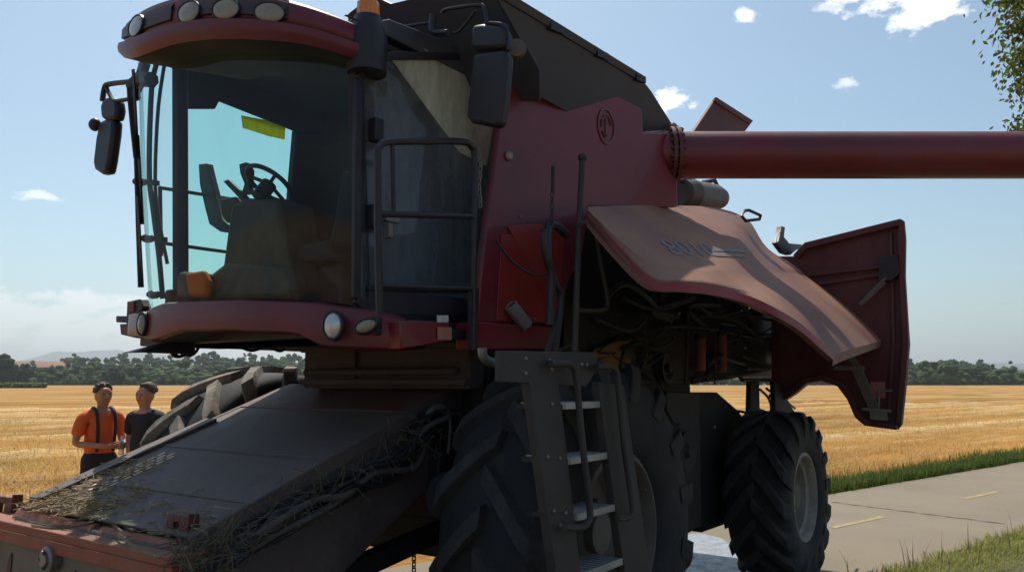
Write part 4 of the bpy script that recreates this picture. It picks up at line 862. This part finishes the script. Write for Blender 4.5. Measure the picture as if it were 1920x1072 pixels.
# open rear panel with its inner struts -------------------------
RA_ = -4.4
q = MB(); q.plate([P(u, v, a=RA_) for u, v in ((1490, 480), (1512, 456), (1600, 434), (1690, 412), (1696, 416), (1699, 450), (1698, 520), (1703, 600), (1706, 645), (1700, 720), (1692, 795), (1684, 805), (1650, 802), (1625, 797), (1607, 782), (1592, 748), (1574, 724), (1545, 714), (1518, 718), (1494, 738), (1472, 752), (1446, 752), (1446, 480))], V(-.03, 0, 0))
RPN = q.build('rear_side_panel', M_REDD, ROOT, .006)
def rpx(px, t, off=0, mat=M_REDD, name='panel_rib', bev=.005): return MB().plate([P(u, v, a=RA_+off) for u, v in px], V(t, 0, 0)).build(name, mat, RPN, bev)
rpx([(1690, 412), (1697, 416), (1700, 450), (1699, 520), (1704, 600), (1706, 645), (1700, 720), (1692, 795), (1682, 790), (1688, 720), (1694, 645), (1688, 520), (1686, 440)], .07)
rpx([(1490, 480), (1512, 456), (1690, 412), (1690, 424), (1514, 468), (1500, 486)], .07)
rpx([(1510, 512), (1655, 498), (1655, 504), (1512, 520)], .05); rpx([(1520, 530), (1655, 512), (1655, 518), (1524, 538)], .04)
rpx([(1446, 745), (1472, 752), (1494, 738), (1518, 718), (1545, 714), (1574, 724), (1592, 748), (1607, 782), (1625, 797), (1684, 805), (1684, 796), (1632, 788), (1615, 774), (1602, 740), (1580, 714), (1546, 704), (1512, 708), (1488, 728), (1470, 742), (1446, 738)], .09)
rpx([(1668, 440), (1674, 438), (1680, 640), (1672, 780), (1664, 780), (1672, 640)], .03)
rpx([(1652, 486), (1686, 480), (1690, 515), (1675, 528), (1650, 530)], .10, 0, M_BLACK, 'strut_bracket')
q = MB(); q.tube([P(1612, 572, a=RA_+.1), P(1662, 520, a=RA_+.08)], .022, 8); q.tube([P(1622, 566, a=RA_+.1), P(1660, 530, a=RA_+.08)], .012, 8); q.build('gas_strut', M_CAN, RPN)
q = MB(); q.obox(P(1588, 658, a=RA_+.2), P(1608, 690, a=RA_+.2), V(.01, 0, 0), V(0, .035, 0)); q.obox(P(1604, 686, a=RA_+.2), P(1640, 768, a=RA_+.08), V(.02, 0, 0), V(0, .045, .01)); q.obox(P(1565, 690, a=RA_+.22), P(1620, 690, a=RA_+.2), V(.03, 0, 0), V(0, 0, .02)); q.build('support_arm', M_CAN, RPN, .004)
q = MB(); q.tube([P(u, v, a=RA_+.06) for u, v in ((1648, 766), (1648, 732), (1674, 732))], .012, 6); q.obox(P(1618, 766, a=RA_+.06), P(1672, 770, a=RA_+.06), V(.05, 0, 0), V(0, 0, .012)); q.obox(P(1632, 776, a=RA_+.04), P(1665, 778, a=RA_+.04), V(.03, 0, 0), V(0, 0, .05)); q.build('panel_latch', M_PIPE, RPN)
rpx([(1632, 716), (1660, 716), (1660, 745), (1632, 748)], .008, .004, surf('pink_label', (.42, .13, .12), .6), 'warning_label', 0)

# ladder -------------------------------------------------------
LL = 1.86
def lp(u, v, d=0): return P(u, v, l=LL+d+max(0, (v-680)*.0002))
q = MB(); q.plate([lp(u, v) for u, v in ((938, 657), (1118, 660), (1122, 690), (1100, 724), (1048, 722), (938, 716))], V(0, -.03, 0))
LAD = q.build('ladder', M_LADDER, ROOT, .005)
for px in (((992, 716), (1048, 716), (1092, 1090), (1044, 1090)), ((1122, 715), (1170, 722), (1222, 1090), (1174, 1090))):
    MB().plate([lp(u, v) for u, v in px], V(0, -.045, 0)).build('stringer', M_LADDER, LAD, .006)
for k, (x0, v0, x1, v1) in enumerate(((1056, 758, 1128, 757), (1066, 860, 1140, 853), (1078, 965, 1150, 951), (1090, 1074, 1164, 1052))):
    A, B_ = lp(x0, v0, -.02), lp(x1, v1, -.02); zc = (A.z+B_.z)/2
    q = MB(); q.box((B_.x, A.y-.26, zc-.022), (A.x, A.y, zc+.002)); q.build('tread', M_LADDER, LAD, .003)
    q = MB(); q.box((B_.x, A.y-.005, zc-.02), (A.x, A.y+.012, zc+.012))
    for j in range(9): q.box((B_.x+(A.x-B_.x)*(j+.2)/9, A.y-.25, zc+.002), (B_.x+(A.x-B_.x)*(j+.5)/9, A.y-.01, zc+.010))
    q.build('tread_edge', M_ZINC, LAD, .002)
for pts in (((1032, 681), (1062, 682), (1076, 690), (1081, 715), (1092, 830), (1106, 955), (1104, 975), (1090, 988), (1058, 988)), ((1118, 686), (1142, 687), (1156, 698), (1160, 730), (1172, 850), (1186, 950), (1180, 968), (1158, 972))):
    MB().tube([lp(u, v, .05) for u, v in pts], .0155, 8, smooth=4).build('ladder_handrail', M_LADDER, LAD)
for u, v in ((1030, 675), (1034, 693), (1090, 683), (1100, 684), (1026, 856), (1049, 859), (1038, 958), (1060, 961), (1035, 757), (985, 672), (985, 700), (1050, 985)): MB().ball(lp(u, v, .003), .010, 8, 6).build('bolt', M_PIPE, LAD)
q = MB(); q.tube([P(u, v, l=1.6) for u, v in ((904, 652), (906, 668), (918, 678), (940, 680))], .022, 10, smooth=4); q.build('drain_pipe', M_PIPE, ROOT)
# pole, hoses and bracing beside the platform -------------------
q = MB(); q.tube([P(1092, 296, l=1.62), P(1086, 420, l=1.63), P(1077, 665, l=1.66)], .017, 10); q.ball(P(1092, 296, l=1.62), .026); q.build('stand_pole', M_LADDER, ROOT)
q = MB(); q.tube([P(u, v, l=1.66) for u, v in ((1088, 421), (1108, 420), (1116, 430), (1126, 490), (1139, 560), (1132, 580), (1084, 582))], .012, 8, smooth=4); q.build('pole_loop', M_LADDER, ROOT)
q = MB(); q.tube([P(1037, 312, l=1.6), P(1036, 360, l=1.6)], .010, 6)
for k in range(7):
    p = P(1035, 366+k*11, l=1.6); th = k % 2
    q.tube([p+V((.009*math.cos(t) if th else 0), (0 if th else .009*math.cos(t)), .017*math.sin(t)) for t in [i*math.pi/5 for i in range(11)]], .0035, 5)
q.build('hanging_chain', M_STEEL, ROOT)
for k, pts in enumerate((((1062, 440), (1040, 422), (1028, 428), (1026, 480), (1034, 520), (1030, 610)), ((1022, 432), (1022, 470), (1040, 530), (1052, 560), (1040, 660)), ((930, 450), (960, 490), (1000, 515), (1030, 512)))):
    MB().tube([P(u, v, l=1.58) for u, v in pts], (.024, .02, .007)[k], 8, smooth=5).build('hanging_hose', M_BLACK, ROOT)
q = MB(); q.obox(P(1052, 570, l=1.55), P(1026, 660, l=1.6), V(.014, 0, 0), V(0, .01, 0)); q.build('platform_brace', M_LADDER, ROOT)

# engine bay under the hood -------------------------------------
q = MB(); q.plate([P(u, v, l=1.2) for u, v in ((1150, 712), (1205, 733), (1312, 735), (1316, 985), (1290, 1000), (1200, 1000), (1150, 900))], V(0, -.25, 0)); q.plate([P(u, v, l=1.12) for u, v in ((1060, 530), (1100, 400), (1300, 470), (1460, 600), (1480, 690), (1300, 720), (1060, 720))], V(0, -.02, 0)); q.build('belt_shield', M_STEEL, ROOT, .01)
poly([(1112, 655), (1178, 632), (1180, 700), (1160, 710), (1112, 690)], V(0, .02, 0), M_TAN, 'tan_plate', ROOT, .004, l=1.16)
for pts, r_ in (([(1245, 612), (1330, 616), (1440, 640)], .012), ([(1345, 560), (1342, 640), (1340, 720)], .010), ([(1200, 640), (1208, 622), (1212, 660), (1202, 690)], .014), ([(1225, 660), (1260, 640), (1262, 632)], .012), ([(1385, 588), (1445, 600)], .016), ([(1285, 545), (1290, 610), (1285, 720)], .014), ([(1400, 690), (1440, 690), (1470, 690)], .018), ([(1390, 668), (1430, 680), (1470, 692)], .012), ([(1170, 560), (1230, 580), (1300, 560)], .02), ([(1120, 600), (1180, 620), (1210, 600)], .016), ([(1320, 590), (1380, 600), (1430, 640)], .02), ([(1390, 560), (1460, 590), (1490, 660)], .014)):
    MB().tube([P(u, v, l=1.2) for u, v in pts], r_, 8, smooth=4).build('engine_pipe', M_LADDER, ROOT)
for u, v, rr_ in ((1165, 690, .13), (1225, 560, .11), (1290, 585, .16), (1400, 625, .10), (1240, 690, .12), (1450, 650, .09)):
    c_ = P(u, v, l=1.13); q = MB(); q.lathe([(rr_, 0), (rr_, .015), (rr_-.02, .022), (rr_-.02, .045), (rr_, .052), (rr_, .066), (rr_-.03, .066), (rr_*.45, .04), (.035, .04), (.035, .08), (.001, .08)], c_, V(0, 1, 0), 28); q.build('drive_pulley', M_STEEL, ROOT)
random.seed(77)
for k in range(26):
    u0, v0 = random.uniform(1130, 1470), random.uniform(560, 705); pts = [P(u0, v0, l=1.17)]
    for j in range(3): u0 += random.uniform(-45, 60); v0 += random.uniform(-35, 35); pts.append(P(min(1500, u0), min(712, v0), l=1.17+random.uniform(0, .06)))
    MB().tube(pts, random.choice((.008, .012, .02)), 6, smooth=4).build('engine_hose', random.choice((M_BLACK, M_STEEL, M_LADDER)), ROOT)
for k in range(12):
    a_, z_ = random.uniform(-2.3, -.4), random.uniform(.7, 1.6); r_ = random.uniform(.03, .09)
    MB().obox(V(a_, 1.20, z_), V(a_+random.uniform(.1, .35), 1.20, z_+random.uniform(-.1, .1)), V(0, .02, 0), V(0, 0, r_)).build('bracket', M_STEEL, ROOT, .008)
for a_ in (-1.9, -1.0): MB().lathe([(.16, 0), (.16, .02), (.13, .03), (.13, .05), (.16, .06), (.16, .075), (.06, .06), (.03, .09), (.001, .09)], V(a_, 1.2, 1.25), V(0, 1, 0), 24).build('drive_pulley', M_STEEL, ROOT)
MB().obox(P(1400, 565, l=1.15), P(1438, 567, l=1.15), V(0, .04, 0), V(0, 0, .12)).build('control_box', M_LADDER, ROOT, .01); MB().obox(P(1470, 590, l=1.1), P(1476, 680, l=1.1), V(.02, 0, 0), V(0, .02, 0)).build('frame_post', M_LADDER, ROOT, .006)
for u, v0, v1 in ((1313, 636, 695), (1353, 628, 697)):
    c0, c1 = P(u, v1, l=1.2), P(u, v0, l=1.2); q = MB(); q.cyl(c0, c1, .045, .045, 20); fo = q.build('oil_filter', M_FILTER, ROOT); q = MB(); q.cyl(c1, c1+V(0, 0, .05), .05, .05, 20); q.build('filter_head', M_STEEL, fo)
for u, v in ((1274, 588), (1397, 652), (1484, 664), (1340, 800)): MB().ball(P(u, v, l=1.24), .011, 8, 6).build('shiny_fitting', M_ZINC, ROOT)
# what hangs between the belly and the rear wheel
for pts in ([(1400, 770), (1425, 768), (1450, 778)], [(1425, 730), (1440, 745), (1446, 765), (1440, 780)], [(1437, 728), (1455, 745), (1458, 772), (1446, 784)], [(1378, 770), (1400, 775), (1412, 800), (1416, 830)], [(1480, 730), (1475, 750), (1490, 765)]):
    MB().tube([P(u, v, l=1.2) for u, v in pts], .013, 8, smooth=5).build('brake_hose', M_BLACK, ROOT)
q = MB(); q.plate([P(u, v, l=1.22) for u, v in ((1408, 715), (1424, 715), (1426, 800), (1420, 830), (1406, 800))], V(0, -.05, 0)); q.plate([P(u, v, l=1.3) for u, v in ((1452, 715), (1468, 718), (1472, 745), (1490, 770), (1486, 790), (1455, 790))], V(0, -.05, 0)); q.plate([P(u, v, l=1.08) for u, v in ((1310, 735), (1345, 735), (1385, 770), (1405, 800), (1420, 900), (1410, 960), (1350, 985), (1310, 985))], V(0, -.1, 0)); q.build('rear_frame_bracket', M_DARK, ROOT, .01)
q = MB(); q.ball(P(1350, 912, l=.95), (.13, .1, .16), 14, 10); q.cyl(P(1340, 870, l=.97), P(1336, 895, l=.97), .03); q.build('grey_reservoir', M_CAN, ROOT)
q = MB(); q.obox(P(1305, 975, l=.95), P(1368, 955, l=.95), V(0, .06, 0), V(0, 0, .1)); q.build('drawbar', M_STEEL, ROOT, .02)
# ------------------------------------------------------------------ straw on and about the machine
random.seed(21)
def mw(p): return ROOT_M @ Vector(p)
ROOT_M = Matrix.Translation((OX, OY, 0)) @ Matrix.Rotation(math.atan2(FY, FX), 4, 'Z')
q = MB()
def stalk(q, c, L_, r_, flat=True):
    az = random.uniform(0, 6.283); el = random.uniform(-.15, .25) if flat else random.uniform(-1.2, 1.2)
    d = Vector((math.cos(az)*math.cos(el), math.sin(az)*math.cos(el), math.sin(el)))*L_; k = Vector((random.uniform(-1, 1), random.uniform(-1, 1), random.uniform(-.3, .5)))*L_*.12
    q.tube([c-d/2, c+k, c+d/2], r_, 3)
for k in range(560):                                     # chaff and stalks on the feeder lid, thickest at its front edge and far corner
    if k < 420: a_ = 2.06-abs(random.gauss(0, .16)); l_ = random.uniform(-.75, .75) if random.random() < .35 else random.uniform(-.78, 0)
    elif k < 650: a_ = random.uniform(1.5, 2.0); l_ = -.74+abs(random.gauss(0, .22))
    elif k < 760: a_ = .36+abs(random.gauss(0, .07)); l_ = random.uniform(-.35, .62)
    else: a_ = random.uniform(.4, 2.0); l_ = random.uniform(-.7, .7)
    if a_ < .33 or abs(l_) > .78: continue
    stalk(q, mw(V(a_, l_, (ftop(a_) if a_ < 1.95 else max(1.09, ftop(a_)))+.024+random.uniform(0, .012))), random.uniform(.03, .13) if k < 760 else random.uniform(.015, .04), .0022)
tag(q.build('straw_litter', M_STRAWM), 'loose straw and chaff lying on the sloping feeder lid', 'straw', kind='stuff')
q = MB()
for pts in (((180, 955), (215, 985), (240, 1005)), ((190, 958), (240, 990), (262, 992)), ((225, 1005), (262, 1030), (300, 1045)), ((60, 985), (110, 990), (170, 980), (200, 965)), ((30, 972), (90, 984), (130, 985)), ((95, 965), (140, 975), (190, 962))):
    z_ = 1.11; q.tube([mw(P(u, v, z=z_+.02)) for u, v in pts], .006, 5, smooth=3)
tag(q.build('dry_twigs', M_TWIG), 'dry twigs lying across the front lip of the feeder', 'twigs', kind='stuff')
q = MB()
for k in range(200):                                     # stalks caught in the hoses
    t = random.random(); u = 835+(345-835)*t+random.gauss(0, 22); v = 800+(1075-800)*t+random.gauss(0, 26)
    stalk(q, mw(P(u, v, l=.86+random.uniform(-.03, .08))), random.uniform(.04, .17), .002, False)
for k in range(60): stalk(q, mw(P(random.uniform(330, 430), random.uniform(1010, 1075), l=.82+random.uniform(0, .15))), random.uniform(.10, .28), .0025, False)
tag(q.build('caught_straw', surf('shaded_straw', (.12, .09, .055), .9, var=.5, scale=30)), 'straw and weeds tangled in the hoses along the near side of the feeder', 'straw', kind='stuff')  # darker than the lid straw: shade painted into the colour

# ------------------------------------------------------------------ people
M_SKIN = surf('sunburnt_skin', (.42, .20, .125), .55, var=.12, scale=12)
M_HAIR = surf('dark_brown_hair', (.085, .05, .03), .6, var=.4, scale=60)
M_SHIRTO = surf('orange_shirt', (.72, .125, .025), .85, var=.15, scale=10, bump=.9, bscale=9)
M_SHIRTB = surf('black_shirt', (.014, .014, .018), .85, var=.2, scale=10, bump=.9, bscale=9)
M_TROU = surf('dark_work_trousers', (.018, .017, .024), .85, var=.25, scale=10, bump=.3, bscale=22)
M_STRAP = surf('black_strap', (.012, .012, .014), .7)
M_EYE = surf('eye', (.05, .04, .035), .2); M_SHOE = surf('shoe_leather', (.03, .025, .02), .6)
def skin_mesh(name, verts, edges, mat, parent, sub=2, root=0):
    me = bpy.data.meshes.new(name); me.from_pydata([v[0] for v in verts], edges, []); me.update()
    o = bpy.data.objects.new(name, me); COL.objects.link(o)
    o.modifiers.new('skin', 'SKIN').use_smooth_shade = True; s = o.modifiers.new('sub', 'SUBSURF'); s.levels = s.render_levels = sub
    for i, v in enumerate(verts):
        r_ = v[1]; d = me.skin_vertices[0].data[i]; d.radius = r_ if isinstance(r_, tuple) else (r_, r_); d.use_root = (i == root)
    dg = bpy.context.evaluated_depsgraph_get(); nm = bpy.data.meshes.new_from_object(o.evaluated_get(dg)); bpy.data.objects.remove(o)
    nm.name = name; nm.materials.clear(); nm.materials.append(mat)
    nm.polygons.foreach_set('use_smooth', [True]*len(nm.polygons))
    o = bpy.data.objects.new(name, nm); COL.objects.link(o)
    if parent: o.parent = parent
    return o
def chain(V_, E_, start, pts):
    i = start
    for p in pts: V_.append(p); E_.append((i, len(V_)-1)); i = len(V_)-1
    return i
def person(x, y, rz, label, shirt, arms, strap, lean=0, hair=M_HAIR):
    p = empty('person', (x, y, -.03), rz); tag(p, label, 'person')
    vc = Vector
    # figure faces -Y in its own frame; +X is its left
    B = [(vc((0, 0, .98)), (.165, .115))]; E = []
    ch = chain(B, E, 0, [(vc((0, .01-lean*.3, 1.15)), (.15, .11)), (vc((0, .02-lean*.6, 1.32)), (.17, .12)), (vc((0, .02-lean, 1.44)), (.13, .085))])
    nk = chain(B, E, ch, [(vc((0, .0-lean, 1.51)), .058), (vc((0, -.015-lean, 1.57)), .06), (vc((0, -.02-lean, 1.64)), (.075, .088)), (vc((0, -.01-lean, 1.70)), (.078, .095)), (vc((0, 0-lean, 1.755)), (.06, .075))])
    nose = len(B)-2
    chain(B, E, nose-1, [(vc((0, -.115-lean, 1.655)), .014)])
    for s in (-1, 1):
        chain(B, E, nose-1, [(vc((s*.085, .005-lean, 1.655)), (.012, .02))])
        hp_ = chain(B, E, 0, [(vc((s*.095, 0, .90)), .088), (vc((s*.105, -.01, .5)), .058), (vc((s*.11, .01, .10)), .04)])
        chain(B, E, hp_, [(vc((s*.115, -.06, .04)), .038), (vc((s*.125, -.17, .03)), .03)])
        sh, el, wr, hand_dir, curl = arms[0 if s < 0 else 1]
        sh = vc(sh)+vc((0, -lean, 0)); el = vc(el); wr = vc(wr); hd = vc(hand_dir).normalized()
        w1 = chain(B, E, 3, [(sh, .062), (sh.lerp(el, .5), .05), (el, .042), (el.lerp(wr, .45), .04), (wr, .028)])
        palm = wr+hd*.055; pm = chain(B, E, w1, [(palm, (.034, .018))])
        side_ = hd.cross(vc((0, 0, 1))); side_ = side_.normalized() if side_.length > .1 else vc((1, 0, 0)); cu = vc(curl).normalized()
        for k in range(4):
            o_ = (k-1.5)*.02; f0 = palm+hd*.035+vc((0, 0, 1))*o_*.9+side_*o_*.2; ln = (.034, .04, .037, .028)[k]
            chain(B, E, pm, [(f0, .0095), (f0+hd*ln+cu*.012, .009), (f0+hd*ln*1.4+cu*.04, .008), (f0+hd*ln*1.1+cu*.06, .007)])
        chain(B, E, pm, [(palm-hd*.01+vc((0, 0, .034))+cu*.008, .011), (palm+hd*.022+vc((0, 0, .05))+cu*.03, .010), (palm+hd*.04+vc((0, 0, .042))+cu*.05, .009)])
    body = skin_mesh('body', B, E, M_SKIN, p)
    S = [(vc((0, 0, .90)), (.195, .14)), ]; E2 = []
    c = chain(S, E2, 0, [(vc((0, .01-lean*.3, 1.15)), (.175, .13)), (vc((0, .02-lean*.6, 1.32)), (.19, .138)), (vc((0, .02-lean, 1.45)), (.145, .095))])
    for s in (-1, 1):
        sh, el = arms[0 if s < 0 else 1][:2]; sh = vc(sh)+vc((0, -lean, 0)); el = vc(el)
        chain(S, E2, 3, [(sh, .078), (sh.lerp(el, .55), .072), (sh.lerp(el, .74), .068)])
    chain(S, E2, 3, [(vc((0, .0-lean, 1.515)), .07)])
    skin_mesh('shirt', S, E2, shirt, p)
    T = [(vc((0, 0, 1.0)), (.180, .130))]; E3 = []
    chain(T, E3, 0, [(vc((0, 0, 1.09)), (.188, .136))])
    for s in (-1, 1): chain(T, E3, 0, [(vc((s*.10, 0, .86)), .108), (vc((s*.11, -.01, .5)), .082), (vc((s*.115, .01, .09)), .072)])
    skin_mesh('trousers', T, E3, M_TROU, p)
    for s in (-1, 1): q = MB(); q.ball((s*.12, -.06, .05), (.05, .13, .05), 12, 8); q.build('shoe', M_SHOE, p)
    q = MB()
    for i in range(90):
        t = math.acos(1-random.random()*1.15); az = random.uniform(0, 6.283); d = vc((math.sin(t)*math.cos(az), math.sin(t)*math.sin(az), math.cos(t)))
        if d.y < -.35 and d.z < .72: continue
        c_ = vc((0, .005-lean, 1.70))+vc((d.x*.08, d.y*.10, d.z*.082)); q.ball(c_+vc((0, .012, .014)), (.026, .026, .02), 6, 4)
    q.ball(vc((0, .030-lean, 1.730)), (.083, .095, .084), 16, 10); q.build('hair', hair, p)
    q = MB()
    for s in (-1, 1): q.ball(vc((s*.033, -.092-lean, 1.672)), (.011, .008, .007), 8, 6)
    q.build('eyes', M_EYE, p); q = MB(); q.ball(vc((0, -.094-lean, 1.612)), (.024, .008, .006), 8, 6); q.build('mouth', surf('lips', (.30, .10, .08), .5), p)
    if strap:
        for s in (-1, 1):
            q = MB(); q.tube([vc((s*.09, -.125, 1.04)), vc((s*.095, -.135, 1.2)), vc((s*.1, -.135-lean, 1.34)), vc((s*.1, -.09-lean, 1.47)), vc((s*.095, .02-lean, 1.52)), vc((s*.08, .12, 1.38)), vc((s*.04, .14, 1.2)), vc((s*.03, .125, 1.04))], .018, 6, smooth=3); q.build('suspender', M_STRAP, p)
    return p
pa = person(-4.66, 9.2, R(52), 'man in orange polo shirt with dark suspenders holding a small water bottle', M_SHIRTO,
    [((-.20, .02, 1.42), (-.27, .02, 1.13), (-.02, -.22, 1.10), (1, -.25, 0), (.2, -.9, -.1)), ((.20, .02, 1.42), (.26, .03, 1.14), (.17, -.22, 1.10), (-.5, -.8, .05), (-.8, .2, -.1))], True)
pb = person(-4.08, 9.0, R(-22), 'dark haired man in black t-shirt standing half behind the far front tyre', M_SHIRTB,
    [((-.21, .02, 1.43), (-.34, .12, 1.16), (-.19, -.02, 1.03), (.7, -.5, -.5), (.5, .5, -.3)), ((.21, .02, 1.43), (.29, .05, 1.14), (.27, -.1, .90), (0, -.3, -1), (-.4, -.3, 0))], False, .0)
bt = empty('water_bottle', (0, 0, 0)); tag(bt, 'small clear water bottle in the hand of the man in orange', 'bottle')
MP = Matrix.Translation((-4.66, 9.2, -.03)) @ Matrix.Rotation(R(52), 4, 'Z'); bt.location = MP @ Vector((.105, -.285, 1.0))
q = MB(); q.lathe([(.001, 0), (.028, .002), (.03, .02), (.03, .12), (.026, .14), (.013, .17), (.013, .185)], (0, 0, 0), (0, 0, 1), 16)
mb, N_, L_n, B_n = bsdf('clear_plastic'); B_n.inputs['Base Color'].default_value = (.8, .86, .9, 1); B_n.inputs['Roughness'].default_value = .1; B_n.inputs['Transmission Weight'].default_value = .6
q.build('bottle_body', mb, bt); q = MB(); q.cyl((0, 0, .18), (0, 0, .205), .016, .016, 14); q.build('cap', surf('bottle_cap', (.6, .62, .66), .4), bt)

# ------------------------------------------------------------------ tree leaning in from the right
random.seed(31)
TX, TY = 11.8, 12.2
tr = empty('tree', (TX, TY, -.02)); tag(tr, 'leafy green tree whose branch tips hang in at the top right corner', 'tree')
q = MB(); q.tube([(0, 0, 0), (.05, 0, .6), (0, .05, 2.6), (-.1, 0, 5.2), (-.05, .1, 8.2), (0, 0, 10.5)], .24, 12, .05, smooth=3)
tips = []
for k in range(26):
    z0 = random.uniform(5.6, 10.2); az = random.uniform(0, 6.283) if k > 7 else R(180)+random.uniform(-.8, .5); L_ = random.uniform(1.7, 2.9)
    if k <= 7: z0 = 5.9+k*.42; L_ = random.uniform(2.7, 3.1)
    d = Vector((math.cos(az), math.sin(az), random.uniform(.2, .5))); pts = [Vector((-.08, .03, z0)), Vector((0, 0, z0))+d*L_*.5, Vector((0, 0, z0))+Vector((d.x, d.y, d.z*.6))*L_]
    q.tube(pts, .05, 6, .012, smooth=3)
    for t in (.45, .6, .75, .9, 1.0): tips.append((pts[0].lerp(pts[1], t*2) if t < .5 else pts[1].lerp(pts[2], t*2-1), t))
q.build('trunk', M_TRUNK, tr)
M_LEAF = grass_mat('tree_leaves', (.07, .11, .022), (.12, .16, .035), (.20, .21, .06))
vs_, fs_ = [], []
for c, t in tips:
    for k in range(340):
        o = Vector((random.gauss(0, .24), random.gauss(0, .24), random.gauss(0, .17)-.05)); p = c+o
        ln = random.uniform(.09, .155); ax_ = Vector((random.gauss(0, .6)-.2, random.gauss(0, .6), -.8+random.gauss(0, .4))).normalized(); sd_ = ax_.orthogonal().normalized(); sd_.rotate(Matrix.Rotation(random.uniform(0, 6.28), 3, ax_)); sd_ *= ln*.25
        b = len(vs_); nrm_ = ax_.cross(sd_)*.15; vs_ += [p, p+ax_*ln*.45+sd_+nrm_, p+ax_*ln, p+ax_*ln*.45-sd_+nrm_]; fs_ += [(b, b+1, b+2), (b, b+2, b+3)]
q = MB(); q.v = vs_; q.f = fs_; q.build('crown', M_LEAF, tr, flat=True)

q = MB(); pts = [gpt(u, v, .006) for u, v in ((1270, 1010), (1300, 1000), (1340, 1004), (1372, 1018), (1400, 1040), (1425, 1066), (1440, 1090), (1400, 1120), (1300, 1130), (1240, 1100))]
cc_ = sum(pts, Vector())/len(pts); ring = curve(pts+[pts[0]], 5)[:-1]; ring = [x+(x-cc_)*.12*noise.noise(x*3) for x in ring]; q.add([cc_]+ring, [(0, i+1, (i+1) % len(ring)+1) for i in range(len(ring))])
tag(q.build('sky_sheen_patch', surf('wet_sky_sheen', (.40, .44, .50), .2, dust=(.08, .08, .09), amt=.62, scale=9, bump=.5, bscale=50)), kind='structure')  # wet road patch, sky reflection painted as a pale bluish colour
